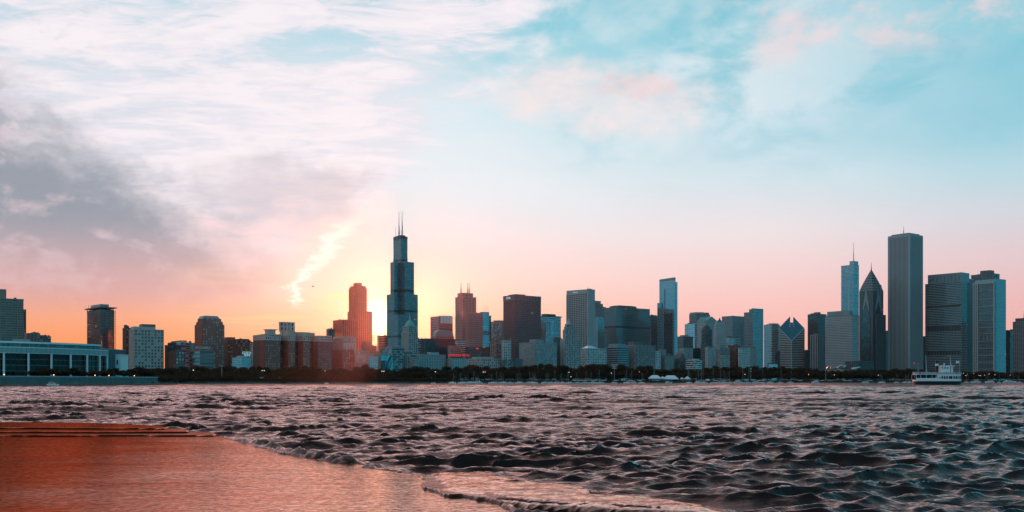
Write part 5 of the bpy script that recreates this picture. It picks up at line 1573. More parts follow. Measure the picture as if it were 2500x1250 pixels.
for i in range(4):
    xx = B.S(2393 + i * 9)
    MB().box(xx - .35, xx + .35, -1.8, -.2, B.z(829), B.z(816)).build('beam_strut', M['limestone'], B.root)

# low theatre block and the silver band-shell in the park
B = Bld('theater_building', 'low dark theatre block behind the curling silver sails', 2064, 2093, 2131, 1.0, D=2130, amax=140)
B.main(881, 'dark_stone', 'glass_dark', 'piers', fh=6, bay=5)
solid('brushed_silver', (0.46, 0.58, 0.62), 0.32, 0.6, 0.06, 0.05, 0.6)
root = empty('band_shell', pos(2045, 2000, GZ))
tag(root, 'curling silver band-shell sails above the dark park trees', 'band shell')


def sail(pts, tilt=6.0, name='silver_sail'):
    """curved plate: outline in metres (x right, z up) bowed towards the viewer"""
    v, fc = [], []
    n = len(pts)
    cx_ = sum(p[0] for p in pts) / n
    cz_ = sum(p[1] for p in pts) / n
    hw = max(abs(p[0] - cx_) for p in pts)
    rings = (1.0, .66, .33)
    for th in (0, 1):
        for r in rings:
            for p in pts:
                x_, z_ = cx_ + (p[0] - cx_) * r, cz_ + (p[1] - cz_) * r
                y_ = -tilt * (1 - ((x_ - cx_) / hw) ** 2) - tilt * .5 * (z_ - cz_) / hw + .5 * th
                v.append((x_, y_, z_))
        v.append((cx_, -tilt + .5 * th, cz_))
    N = 3 * n + 1
    for th in (0, 1):
        o = th * N
        for k in range(2):
            for i in range(n):
                q = (o + k * n + i, o + k * n + (i + 1) % n, o + (k + 1) * n + (i + 1) % n, o + (k + 1) * n + i)
                fc.append(q if not th else q[::-1])
        for i in range(n):
            q = (o + 2 * n + i, o + 2 * n + (i + 1) % n, o + 3 * n)
            fc.append(q if not th else q[::-1])
    for i in range(n):
        fc.append((i, N + i, N + (i + 1) % n, (i + 1) % n))
    return mesh_obj(name, v, fc, M['brushed_silver'], root, True)


mpx = 2000 / F


def spx(l):
    return [((a - 2045) * mpx, zat(b_, 2000) - GZ) for a, b_ in l]


for pl in ([(2020, 902), (2020, 896), (2023, 892.5), (2027, 891.5), (2025, 897), (2026, 902)],
           [(2025.5, 902), (2026, 896), (2027.5, 893), (2033, 897), (2031, 902)],
           [(2031, 902), (2034, 897.5), (2037.5, 894.5), (2042, 897), (2043, 902)],
           [(2044, 900), (2045, 894), (2051, 890), (2056, 892), (2057, 898), (2055, 902), (2049, 900)],
           [(2056, 902), (2057, 896), (2064, 890), (2061.5, 897), (2062, 902)]):
    sail(spx(pl))
root = empty('canopy_roof', pos(2090, 2000, GZ))
tag(root, 'flat cyan stage canopy tilted beside the silver sails', 'canopy')
mpl = [((a - 2090) * mpx, zat(b_, 2000) - GZ) for a, b_ in ((2078, 902.5), (2079, 898), (2100, 894.5), (2100.5, 898), (2090, 900), (2085, 903))]
sail(mpl, 3.0, 'canopy_plate')

# ------------------------------------------------------------------ land
def land(name, pts, z0, z1, mat):
    return mesh_obj(name, *(lambda mb: (mb.v, mb.f))(MB().prism(pts, z0, z1)), mat, None, False, 'structure')


solid('park_ground', (0.045, 0.042, 0.028), 0.95, 0, 0.3, 0.02, 0.2)
solid('seawall_concrete', (0.20, 0.155, 0.145), 0.85, 0, 0.42, 0.16, 0.3)
solid('riprap', (0.085, 0.078, 0.072), 0.9, 0, 0.4, 0.5, 0.3)
shore = [(-1500, 640), (-300, 690), (380, 720), (440, 840), (700, 905), (1100, 1010), (1450, 1120), (1800, 1290), (2230, 1500), (2500, 1640), (3000, 2150), (3600, 3000)]
SH = [tuple(pos(a, b_)[:2]) for a, b_ in shore]


def shoreY(px):
    return float(np.interp(px, [s_[0] for s_ in shore], [s_[1] for s_ in shore]))


land('ground', SH + [(5600, 5600), (-5600, 5600), (-5600, 900)], -1.5, GZ - .2, M['park_ground'])
# low stone revetment along the shore
mb = MB()
for (a, b_) in zip(SH[1:-1], SH[2:]):
    A, Bv = Vector((*a, 0)), Vector((*b_, 0))
    d = (Bv - A).normalized()
    nrm = Vector((d.y, -d.x, 0))
    n_ = int((Bv - A).length / 6)
    for i in range(n_):
        c = A + d * (i + .5) * 6
        w = random.uniform(1.5, 3.0)
        p = [c - d * 3.1 + nrm * w, c + d * 3.1 + nrm * w, c + d * 3.1 - nrm, c - d * 3.1 - nrm]
        q = [c - d * 3 + nrm * .4, c + d * 3 + nrm * .4, c + d * 3 - nrm, c - d * 3 - nrm]
        mb.prism([(v_.x, v_.y) for v_ in p], -.8, random.uniform(.9, 1.7), [(v_.x, v_.y) for v_ in q])
rv = mb.build('shore_stones', M['riprap'], None, 'stuff')
rv['label'] = 'dark stones lining the far shore'
rv['category'] = 'stones'
# lakefront road behind the shrubs
mb = MB()
solid('asphalt', (0.05, 0.05, 0.052), 0.9, 0, 0.2, 0.05, 0.3)
RD = [pos(px, shoreY(px) + 34) for px in range(300, 2600, 60)]
v = []
for p_ in RD:
    v += [(p_.x, p_.y - 9, GZ + .02), (p_.x, p_.y + 9, GZ + .02)]
mesh_obj('road', v, [(2 * i, 2 * i + 2, 2 * i + 3, 2 * i + 1) for i in range(len(RD) - 1)], M['asphalt'], None, False, 'structure')

# museum terrace with a flared seawall
TZ = 4.7
T0 = [(-1200, 405), (0, 470), (200, 520), (382, 590)]
tp = [tuple(pos(a, b_)[:2]) for a, b_ in T0]
back_ = [tuple(pos(384, 800)[:2]), tuple(pos(-1200, 800)[:2])]
land('terrace', tp + back_, -1.4, TZ - .25, M['seawall_concrete'])
root = empty('seawall', (0, 0, 0))
tag(root, 'long pale concrete seawall with flared foot below the glass-fronted hall', 'seawall')
prof = [(1.6, -.6), (1.5, .55), (.75, .9), (.35, 1.8), (.2, 3.3), (.18, TZ - .5)]
def wall_run(pts, prof, name, mat):
    v, fc = [], []
    m = len(prof)
    for i, p in enumerate(pts):
        a = Vector((*pts[max(0, i - 1)], 0))
        c = Vector((*pts[min(len(pts) - 1, i + 1)], 0))
        d = (c - a).normalized()
        nr = Vector((d.y, -d.x, 0))
        for (o_, z_) in prof:
            v.append((p[0] + nr.x * o_, p[1] + nr.y * o_, z_))
        v.append((p[0] - nr.x * 1.2, p[1] - nr.y * 1.2, prof[-1][1]))
    M1 = m + 1
    for i in range(len(pts) - 1):
        for k in range(m):
            fc.append((i * M1 + k, (i + 1) * M1 + k, (i + 1) * M1 + k + 1, i * M1 + k + 1))
    fc.append(tuple(range(M1 - 1, -1, -1)))
    fc.append(tuple(range((len(pts) - 1) * M1, len(pts) * M1)))
    return mesh_obj(name, v, fc, mat, root)
def lerp_run(n=28):
    xs = np.linspace(-700, 384, n)
    return [tuple(pos(x_, float(np.interp(x_, [a for a, b_ in T0], [b_ for a, b_ in T0])))[:2]) for x_ in xs]
RUN = lerp_run()
for i in range(0, len(RUN) - 1, 3):
    seg = RUN[i:i + 4]
    d = (Vector(seg[-1]) - Vector(seg[0])).normalized() * .04
    seg = [tuple(Vector(seg[0]) + d)] + seg[1:-1] + [tuple(Vector(seg[-1]) - d)]
    wall_run(seg, prof, 'wall_panel', M['seawall_concrete'])
wall_run(RUN, [(.55, TZ - .5), (.55, TZ), (.4, TZ + .25)], 'coping', M['white_granite'])
wall_run([tuple(pos(a, b_)[:2]) for a, b_ in ((-700, 427), (0, 467.5), (200, 517.5), (382, 587), (425, 600))], [(2.8, -.9), (2.8, .38), (.9, .48)], 'footing', M['riprap'])
p0, p1 = Vector(RUN[-3]), Vector(RUN[-1])
dd = (p1 - p0).normalized()
nr = Vector((dd.y, -dd.x))
for k_, (f0, f1) in enumerate(((-2.6, -2.3), (-2.25, -1.75))):
    a, c = p1 + dd * f0 * 8 + nr * .36, p1 + dd * f1 * 8 + nr * .36
    mesh_obj('painted_patch', [(a.x, a.y, 2.0), (c.x, c.y, 2.0), (c.x - nr.x * .1, c.y - nr.y * .1, 3.9), (a.x - nr.x * .1, a.y - nr.y * .1, 3.9)], [(0, 1, 2, 3)], M['glass_cyan'], root)

# ------------------------------------------------------------------ glass-fronted museum hall
root = empty('museum_hall', pos(120, 540, TZ))
tag(root, 'low curved glass-fronted hall with white columns and pale roof fascia', 'museum')
rl = root.location.copy()
solid('pale_fascia', (0.36, 0.38, 0.38), 0.5, 0, 0.08, 0.1, 0.4)
solid('white_marble', (0.74, 0.75, 0.74), 0.5, 0, 0.06, 0.1, 0.4)
ARC = [(-160, 497), (-60, 511), (10, 522), (70, 532), (126, 543), (173, 554), (213, 565), (244, 576), (263, 584)]
AX = np.linspace(-160, 263, 37)
CURVE = [pos(x_, float(np.interp(x_, [a for a, b_ in ARC], [b_ for a, b_ in ARC]))) - Vector((rl.x, rl.y, 0)) for x_ in AX]
ZF0, ZF1, ZR = 12.9, 16.2, 19.6          # local heights: fascia foot, fascia top, roof


def ribbon(pts, off0, off1, z0, z1):
    """solid strip following a curve"""
    v, fc = [], []
    for i, p in enumerate(pts):
        d = (pts[min(i + 1, len(pts) - 1)] - pts[max(i - 1, 0)]).normalized()
        nr = Vector((d.y, -d.x, 0))
        for o_, z_ in ((off0, z0), (off0, z1), (off1, z1), (off1, z0)):
            q = p + nr * o_
            v.append((q.x, q.y, z_))
    for i in range(len(pts) - 1):
        a = 4 * i
        for k in range(4):
            fc.append((a + k, a + 4 + k, a + 4 + (k + 1) % 4, a + (k + 1) % 4))
    fc += [(3, 2, 1, 0), tuple(range(4 * len(pts) - 4, 4 * len(pts)))]
    return v, fc


rows_z = (0, 3.2, 6.4, 9.6, ZF0 + .4)
for i in range(36):
    d = (CURVE[i + 1] - CURVE[i]).normalized()
    m0, m1 = CURVE[i] - d * (0 if i else 0), CURVE[i + 1]
    for k in range(4):
        g = mesh_obj('glass_pane', *ribbon([m0 + d * .03, m1 - d * .03], -1.2, -1.32, rows_z[k] + .03, rows_z[k + 1] - .03), M['hall_glass'], root)
        g['bay'], g['flr'] = 4.0, 3.3
mesh_obj('inner_hall', *ribbon([p + Vector((0, 14, 0)) for p in CURVE], 0, -30, 0, ZF1 - .2), M['dark_stone'], root)
for zz in (3.2, 6.4, 9.6):
    mesh_obj('transom', *ribbon(CURVE, -1.0, -1.19, zz - .1, zz + .1), M['teal_steel'], root)
for i in range(0, 36, 1):
    p = CURVE[i]
    d = (CURVE[i + 1] - CURVE[i]).normalized()
    nr = Vector((d.y, -d.x, 0))
    q = p - nr * 1.1
    MB().box(q.x - .09, q.x + .09, q.y - .12, q.y + .12, 0, ZF0).build('mullion', M['dark_steel'], root)
    seg = [CURVE[i] + d * .06, CURVE[i + 1] - d * .06]
    mesh_obj('fascia_panel', *ribbon(seg, .5, .1, ZF0 + .35, ZF1 - .35), M['pale_fascia'], root)
mesh_obj('fascia_beam', *ribbon(CURVE, .62, -16, ZF1 - .3, ZF1 + .25), M['white_marble'], root)
mesh_obj('fascia_beam', *ribbon(CURVE, .55, -1.0, ZF0, ZF0 + .3), M['white_marble'], root)
mesh_obj('fascia_core', *ribbon(CURVE, .08, -1.0, ZF0 + .31, ZF1 - .31), M['dark_steel'], root)
for px in (10, 70, 126, 173, 213, 244, 262, -60, -130):
    p = pos(px, float(np.interp(px, [a for a, b_ in ARC], [b_ for a, b_ in ARC]))) - Vector((rl.x, rl.y, 0))
    MB().tube((p.x, p.y - .2, 0), (p.x, p.y - .2, ZF0), .62, .55, 12).build('column', M['white_marble'], root)
UP = [p + Vector((0, 9, 0)) for p, x_ in zip(CURVE, AX) if x_ < 236]
g = mesh_obj('clerestory', *ribbon(UP, 0, -.5, ZF1 + .2, ZR - 1.0), M['glass_dark'], root)
g['bay'], g['flr'] = 3.0, 3.0
mesh_obj('roof_slab', *ribbon(UP, 1.4, -22, ZR - 1.0, ZR), M['white_marble'], root)
for i in range(0, len(UP) - 1, 2):
    p = UP[i]
    MB().box(p.x - .12, p.x + .12, p.y - .3, p.y, ZF1 + .2, ZR - 1).build('clerestory_post', M['pale_fascia'], root)
c = pos(46, 545) - Vector((rl.x, rl.y, 0))
MB().box(c.x - 3.5, c.x + 3.5, c.y, c.y + 6, ZR, ZR + 1.8).build('roof_plant', M['grey_steel'], root)
MB().box(c.x - 6.5, c.x - 2, c.y + 3, c.y + 9, ZR, ZR + 1.0).build('roof_plant', M['grey_steel'], root)
a, c = pos(234, 610) - Vector((rl.x, rl.y, 0)), pos(288, 640) - Vector((rl.x, rl.y, 0))
MB().box(a.x, c.x, a.y, c.y + 12, 0, ZR - 1.6).build('rear_block', M['dark_stone'], root)
MB().box(a.x - .3, c.x + .3, a.y - .4, c.y + 12.3, ZR - 1.6, ZR - .9).build('rear_cornice', M['grey_stone'], root)
# white stone end pavilion with two rows of tall windows
a, c = pos(265.5, 596) - Vector((rl.x, rl.y, 0)), pos(294.5, 596) - Vector((rl.x, rl.y, 0))
MB().box(a.x, c.x, a.y, a.y + 12, 0, zat(866, 596) - TZ).build('end_pavilion', M['white_marble'], root)
MB().box(a.x - .25, c.x + .25, a.y - .3, a.y + 12.3, zat(866.5, 596) - TZ, zat(865, 596) - TZ).build('pavilion_cornice', M['white_marble'], root)
for row in ((890, 879), (911, 899)):
    for px in (272, 279, 286.5):
        p = pos(px, 596) - Vector((rl.x, rl.y, 0))
        MB().box(p.x - .45, p.x + .45, p.y - .06, p.y + .3, zat(row[0], 596) - TZ, zat(row[1], 596) - TZ).build('pavilion_window', M['dark_steel'], root)

# ------------------------------------------------------------------ labels by landmark
MARKS = [(-100, 'the glass-fronted hall'), (300, 'the pale office block'), (405, 'the grey slant-roofed building'), (470, 'the mansard-roofed tower'), (548, 'the small teal inn'),
         (615, 'the grand brick hotel'), (815, 'the arched red hotel'), (870, 'the red skyscraper'), (935, 'the tallest tower'), (1022, 'the wide pier-fronted building'),
         (1090, 'the red neon sign'), (1145, 'the cyan-striped tower'), (1225, 'the maroon slab'), (1322, 'the glass cube'), (1370, 'the stepped spire'), (1420, 'the glowing hip roof'),
         (1480, 'the black banded building'), (1540, 'the zigzag-corniced building'), (1605, 'the slender glass tower'), (1660, 'the slim deco tower'), (1740, 'the pale pointed tower'),
         (1812, 'the gridded glass tower'), (1868, 'the striped teal tower'), (1902, 'the diamond tower'), (1965, 'the black office tower'), (2018, 'the lettered slab'),
         (2098, 'the needle-pointed tower'), (2160, 'the white-ribbed tower'), (2256, 'the emblem slab'), (2377, 'the white-framed tower'), (2462, 'the right-edge tower')]
ORD = ['', 'first', 'second', 'third', 'fourth', 'fifth', 'sixth', 'seventh', 'eighth', 'ninth', 'tenth', 'eleventh', 'twelfth']


def mark(px):
    m = MARKS[0][1]
    for x_, t_ in MARKS:
        if px >= x_:
            m = t_
    return m


def label_all(items, cat, group):
    """items: (object, picture column, look); gives each its own label"""
    bins = {}
    for o, px, look in items:
        bins.setdefault((look, mark(px)), []).append((px, o))
    for (look, mk), l in bins.items():
        l.sort(key=lambda q: q[0])
        for i, (px, o) in enumerate(l):
            pre = look if len(l) == 1 else '%s %s from left' % (ORD[min(i + 1, 12)], look)
            tag(o, '%s below %s' % (pre, mk), cat, group)


# ------------------------------------------------------------------ trees
mL, t, b, o = material('leaves')
oi = t.n('ShaderNodeObjectInfo')
geo = t.n('ShaderNodeNewGeometry')
r = X(t, oi.outputs['Random'])
r2 = X(t, geo.outputs['Random Per Island'])
col = t.mix(r, (0.034, 0.025, 0.015), (0.052, 0.031, 0.020))
col = t.mix(t.smooth(r2, 0.55, 1.0) * 0.6, col, (0.075, 0.052, 0.030))
t.put(b.inputs['Base Color'], col)
b.inputs['Roughness'].default_value = 0.8
b.inputs['Specular IOR Level'].default_value = 0.15
tr = t.n('ShaderNodeBsdfTranslucent')
tr.inputs[0].default_value = (0.09, 0.055, 0.02, 1)
ms = t.n('ShaderNodeMixShader')
ms.inputs[0].default_value = 0.22
t.put(ms.inputs[1], b.outputs[0])
t.put(ms.inputs[2], tr.outputs[0])
t.put(o.inputs['Surface'], ms.outputs[0])
solid('bark', (0.05, 0.038, 0.030), 0.9, 0, 0.3, 0.8, 0.2)


def leaf_cloud(rng, lobes, n, size):
    """leaf-clump quads scattered through a set of ellipsoid lobes"""
    vols = np.array([l[3] * l[4] * l[5] for l in lobes]) ** 0.67
    pick = rng.choice(len(lobes), n, p=vols / vols.sum())
    L = np.array(lobes)[pick]
    d = rng.normal(size=(n, 3))
    d /= np.linalg.norm(d, axis=1)[:, None]
    rad_ = rng.uniform(0.45, 1.0, n) ** 0.5 * rng.uniform(.88, 1.1, n)
    c = L[:, :3] + d * L[:, 3:6] * rad_[:, None]
    u = rng.normal(size=(n, 3))
    u /= np.linalg.norm(u, axis=1)[:, None]
    w = np.cross(u, d + rng.normal(scale=.4, size=(n, 3)))
    w /= np.linalg.norm(w, axis=1)[:, None] + 1e-9
    s = (size * rng.uniform(.55, 1.3, n))[:, None]
    v = np.stack([c - u * s - w * s * .6, c + u * s * .9 - w * s * .45, c + u * s + w * s * .6, c - u * s * .8 + w * s * .55], 1).reshape(-1, 3)
    return v, np.arange(4 * n).reshape(-1, 4)


def crown_lobes(rng, n=9, w=1.0, flat=1.0):
    """crown of unit height (0..1), unit half width"""
    l = [(0, 0, .60, .34 * w, .34 * w, .32 * flat)]
    for i in range(n):
        a = 2 * math.pi * i / n + rng.uniform(-.3, .3)
        q = rng.uniform(.22, .36) * w
        z_ = rng.uniform(.36, .78)
        l.append((math.cos(a) * q, math.sin(a) * q, z_, rng.uniform(.14, .24) * w, rng.uniform(.14, .24) * w, rng.uniform(.12, .2) * flat))
    for i in range(3):
        l.append((rng.uniform(-.15, .15) * w, rng.uniform(-.15, .15) * w, rng.uniform(.78, .86), .17 * w, .17 * w, .13 * flat))
    return l


PROTO = []
for k in range(7):
    rng = np.random.default_rng(100 + k)
    lob = crown_lobes(rng, 8 + k % 3, rng.uniform(.95, 1.25))
    v, q = leaf_cloud(rng, lob, 1500, 0.040)
    me_c = np_mesh('crown', v, q, mL, smooth=False)
    mb = MB()
    mb.tube((0, 0, -.02), (0, 0, .36), .028, .018, 7)
    for i in range(5):
        a = 2 * math.pi * i / 5 + rng.uniform(-.3, .3)
        mb.tube((0, 0, .22 + .03 * i), (math.cos(a) * .22, math.sin(a) * .22, .52 + .04 * i), .013, .005, 5)
    me_t = mb.build('trunk', M['bark'])
    PROTO.append((me_c.data, me_t.data))
    bpy.data.objects.remove(me_c)
    bpy.data.objects.remove(me_t)


def tree(px, Y, h, w, name='park_tree'):
    root = empty(name, pos(px, Y, GZ - .25), random.uniform(0, 6.28))
    cme, tme = random.choice(PROTO)
    root.scale = (w, w, h)
    for nm, me in (('crown', cme), ('trunk', tme)):
        o = bpy.data.objects.new(nm, me)
        COL.objects.link(o)
        o.parent = root
    return root


TOPS = [(290, 906), (330, 902), (400, 898), (440, 896), (480, 893), (520, 898), (560, 893), (600, 896), (620, 892), (660, 901), (700, 897), (740, 894), (790, 900), (830, 901), (860, 897), (888, 891),
        (915, 899), (945, 901), (975, 904), (1010, 895), (1035, 893), (1062, 901), (1095, 895), (1130, 899), (1162, 889), (1190, 896), (1230, 897), (1270, 893), (1320, 890), (1360, 890),
        (1395, 897), (1420, 896), (1443, 889), (1462, 885.5), (1485, 892), (1500, 898), (1520, 890), (1540, 897), (1558, 891), (1580, 892), (1600, 901), (1640, 898), (1672, 901), (1700, 902), (1730, 897),
        (1760, 894), (1800, 895), (1850, 895), (1890, 897), (1930, 898), (1980, 897), (2020, 904), (2060, 904), (2095, 901), (2115, 898), (2145, 904), (2190, 901), (2220, 899), (2260, 905), (2350, 907), (2420, 908), (2520, 908)]
items = []
px = 296.0
rt = random.Random(5)
while px < 2540:
    ty = float(np.interp(px, [a for a, b_ in TOPS], [b_ for a, b_ in TOPS])) + rt.uniform(-1.0, 2.5)
    Y = shoreY(px) + rt.uniform(70, 190)
    h = zat(ty, Y) - GZ
    wpx = rt.uniform(26, 46)
    w = max(wpx / F * Y, h * .75) * 1.15
    items.append((tree(px, Y, h / .93, w), px, 'tall dark park tree'))
    px += wpx * rt.uniform(.50, .66)
px = 300.0
while px < 2540:                                      # nearer, lower trees
    ty = rt.uniform(906, 915)
    Y = shoreY(px) + rt.uniform(48, 66)
    h = zat(ty, Y) - GZ
    wpx = rt.uniform(18, 32)
    items.append((tree(px, Y, h / .93, max(wpx / F * Y, h * .8) * 1.15, 'young_tree'), px, 'low dark front-row tree'))
    px += wpx * rt.uniform(.62, .95)
for px in (84, 110, 134, 156, 181, 205, 228, 247, 262, 280, 300, 318, 342, 362):    # shrubs round the hall
    Y = float(np.interp(px, [a for a, b_ in T0], [b_ for a, b_ in T0])) + (24 if px < 300 else rt.uniform(25, 60))
    o = tree(px, Y, rt.uniform(3.4, 6.0) if px < 290 else rt.uniform(4.5, 8), rt.uniform(7, 10), 'shrub')
    o.location.z = TZ - .4
    items.append((o, px, 'dark rounded terrace shrub'))
label_all(items, 'tree', 'trees of the lakefront park')
# continuous belt of undergrowth along the bank
rng = np.random.default_rng(77)
lobes = []
for px in np.arange(384, 1120, 3.2):
    Y = shoreY(px) + rng.uniform(3, 16)
    p = pos(px, Y)
    hh = rng.uniform(1.6, 3.4) * (1.35 if px < 620 else .9)
    lobes.append((p.x, p.y, GZ + hh * .35, rng.uniform(2, 4.2), rng.uniform(2, 4), hh))
for px in np.arange(1120, 2520, 5.0):
    Y = shoreY(px) + rng.uniform(20, 26)
    p = pos(px, Y)
    lobes.append((p.x, p.y, GZ + .2, rng.uniform(2, 5), 2, rng.uniform(.7, 1.5)))
v, q = leaf_cloud(rng, lobes, 42000, .55)
bk = np_mesh('bank_undergrowth', v, q, mL, smooth=False, kind='stuff')
tag(bk, 'dark tangled undergrowth covering the bank along the far shore', 'undergrowth')

# ------------------------------------------------------------------ people
def person_mesh(name, pose=0):
    """standing figure grown as one skin from a joint skeleton (1.75 m)"""
    J = {'pel': (0, 0, .95, .135), 'bel': (0, 0, 1.12, .130), 'che': (0, .01, 1.33, .155), 'nek': (0, 0, 1.50, .058), 'hea': (0, -.01, 1.60, .088), 'top': (0, 0, 1.70, .080)}
    for s, n in ((1, 'r'), (-1, 'l')):
        J['hip' + n] = (s * .10, 0, .90, .100)
        J['kne' + n] = (s * (.11 + .02 * pose), -.03 * pose * s, .50, .068)
        J['ank' + n] = (s * (.12 + .03 * pose), .05 * pose * s, .09, .046)
        J['toe' + n] = (s * (.13 + .03 * pose), -.13 + .05 * pose * s, .035, .038)
        J['sho' + n] = (s * .19, 0, 1.42, .070)
        J['elb' + n] = (s * .25, .03, 1.15, .048)
        J['wri' + n] = (s * .25, -.05 - .1 * pose, .92 + .08 * pose, .034)
        J['han' + n] = (s * .25, -.08 - .12 * pose, .83 + .08 * pose, .036)
    E = [('pel', 'bel'), ('bel', 'che'), ('che', 'nek'), ('nek', 'hea'), ('hea', 'top')]
    for n in 'rl':
        E += [('pel', 'hip' + n), ('hip' + n, 'kne' + n), ('kne' + n, 'ank' + n), ('ank' + n, 'toe' + n), ('che', 'sho' + n), ('sho' + n, 'elb' + n), ('elb' + n, 'wri' + n), ('wri' + n, 'han' + n)]
    ks = list(J)
    me = bpy.data.meshes.new(name)
    me.from_pydata([J[k][:3] for k in ks], [(ks.index(a), ks.index(b_)) for a, b_ in E], [])
    ob = bpy.data.objects.new(name, me)
    COL.objects.link(ob)
    ob.modifiers.new('skin', 'SKIN')
    for i, k in enumerate(ks):
        me.skin_vertices[0].data[i].radius = (J[k][3], J[k][3] * .85)
    me.skin_vertices[0].data[0].use_root = True
    sub = ob.modifiers.new('sub', 'SUBSURF')
    sub.levels = sub.render_levels = 1
    dg = bpy.context.evaluated_depsgraph_get()
    out = bpy.data.meshes.new_from_object(ob.evaluated_get(dg))
    bpy.data.objects.remove(ob)
    return out


solid('dark_clothes', (0.02, 0.02, 0.025), .9)
solid('red_clothes', (0.45, 0.03, 0.03), .9)
solid('pale_clothes', (0.5, 0.52, 0.55), .9)
PM = [person_mesh('person_body', 0), person_mesh('person_body', .8)]


def person(loc, rz, mat, label, pose=0, group=None):
    me = PM[pose].copy()
    me.materials.clear()
    me.materials.append(M[mat])
    me.polygons.foreach_set('use_smooth', [True] * len(me.polygons))
    o = bpy.data.objects.new('person', me)
    COL.objects.link(o)
    o.location, o.rotation_euler = loc, (0, 0, rz)
    return tag(o, label, 'person', group)


for px, lab, rz, ps in ((371.5, 'left one of two dark figures strolling before the seawall end', .4, 1), (374.5, 'right one of two dark figures strolling before the seawall end', .1, 0), (320.5, 'lone dark figure crouched by the cyan patch of the seawall', 1.2, 1)):
    Yq = float(np.interp(px, [a for a, b_ in T0], [b_ for a, b_ in T0]))
    person(pos(px, Yq - 2.6, .46), rz, 'dark_clothes', lab, ps)

# ------------------------------------------------------------------ ferry
solid('ferry_white', (0.70, 0.74, 0.76), 0.45, 0, 0.08, 0.3, 0.4)
solid('ferry_black', (0.012, 0.012, 0.014), 0.5)
solid('flag_red', (0.75, 0.16, 0.18), 0.8)
solid('flag_blue', (0.05, 0.07, 0.2), 0.8)
FY = 600.0
root = empty('ferry_boat', pos(2287.5, FY, 0))
tag(root, 'white two-deck excursion ferry with black hull, funnel and flags', 'ferry')
mp = FY / F
fz = lambda py: zat(py, FY)
fx = lambda px_: (px_ - 2287.5) * mp


def hull_poly(x0, x1, w, bow=4.0, n=7):
    """plan outline, blunt round stern on the left, bow on the right"""
    r_ = [(x0 + 1.2 - 1.2 * math.cos(t_), -w * math.sin(t_)) for t_ in np.linspace(0.25, math.pi / 2, 4)]
    r_ += [(x1 - bow + bow * q, -w * math.sqrt(max(0, 1 - q ** 2.2))) for q in np.linspace(0, 1, n)]
    up = [(a, -b_) for a, b_ in r_[::-1][1:]]
    return r_ + up


zs = [-.6, fz(930.6), fz(927.0), fz(914.8), fz(908.0)]
MB().prism(hull_poly(fx(2232), fx(2345), 3.3), zs[0], zs[1], hull_poly(fx(2231), fx(2345.3), 3.6)).build('hull', M['ferry_black'], root)
MB().prism(hull_poly(fx(2230.6), fx(2345.6), 3.75), zs[1] + .003, zs[2], hull_poly(fx(2230.6), fx(2345.6), 3.75)).build('rubbing_strake', M['ferry_white'], root)
xs0, xs1 = fx(2282), fx(2345)
MB().prism(hull_poly(xs0, xs1, 3.5)[3:-3] + [(xs0, 3.5), (xs0, -3.5)], zs[2] + .003, zs[3]).build('saloon', M['ferry_white'], root)
MB().box(fx(2233), fx(2282), -.8, .8, zs[2] + .01, zs[3] - .01).build('engine_casing', M['ferry_black'], root)
mb = MB()
for px_ in (2231.5, 2242, 2256, 2270):
    for y_ in (-3.4, 3.4):
        mb.box(fx(px_) - .09, fx(px_) + .09, y_ - .09, y_ + .09, zs[2], zs[3])
mb.build('deck_posts', M['ferry_white'], root, 'stuff')
MB().box(fx(2231), fx(2282), -3.55, -3.4, zs[2], zs[2] + 1.0).build('bulwark', M['ferry_white'], root)
MB().prism(hull_poly(fx(2230.8), fx(2345.8), 3.7), zs[3], zs[3] + .35).build('upper_deck', M['ferry_white'], root)
for k_, px_ in enumerate((2294, 2300, 2306, 2312.5, 2317, 2323, 2328.5, 2333, 2337.5, 2341)):
    xx = fx(px_)
    w = .62 if px_ < 2330 else .42
    yb = -3.5 if px_ < 2329 else -3.5 * math.sqrt(max(.05, 1 - ((xx - (xs1 - 4)) / 4) ** 2.2)) if xx > xs1 - 4 else -3.5
    fr_ = MB().box(xx - w, xx + w, yb - .09, yb + .25, fz(925.4), fz(917.8)).build('window', M['ferry_white'], root)
    MB().box(xx - w + .1, xx + w - .1, yb - .11, yb + .2, fz(925), fz(918.2)).build('pane', M['ferry_black'], fr_)
MB().box(fx(2287), fx(2289.5), -3.56, -3.3, fz(924), fz(920)).build('porthole', M['ferry_black'], root)
mb = MB()
hp = hull_poly(fx(2231), fx(2345.6), 3.65, n=10)
for i in range(len(hp)):
    a, c = hp[i], hp[(i + 1) % len(hp)]
    L_ = math.hypot(c[0] - a[0], c[1] - a[1])
    for zr in (.5, .95, 1.35):
        mb.tube((*a, zs[3] + .35 + zr), (*c, zs[3] + .35 + zr), .035, .035, 4)
    for q in range(max(1, int(L_ / 1.2))):
        f_ = q / max(1, int(L_ / 1.2))
        p_ = (a[0] + (c[0] - a[0]) * f_, a[1] + (c[1] - a[1]) * f_)
        mb.tube((*p_, zs[3] + .34), (*p_, zs[3] + 1.75), .04, .04, 4)
mb.build('railing', M['ferry_white'], root, 'stuff')
solid('rail_canvas', (0.32, 0.36, 0.38), .8)
for sgn in (-1, 1):
    MB().box(fx(2233), fx(2330), sgn * 3.60 - .02, sgn * 3.60 + .02, zs[3] + .4, zs[3] + 1.45).build('rail_canvas', M['rail_canvas'], root)
fu = MB().tube((fx(2287.5), 0, zs[3]), (fx(2287), 0, fz(880.5)), .95, .88, 12).build('funnel', M['ferry_black'], root)
MB().tube((fx(2287.3), 0, fz(893)), (fx(2287.15), 0, fz(888)), .98, .97, 12).build('funnel_band', M['ferry_white'], fu)
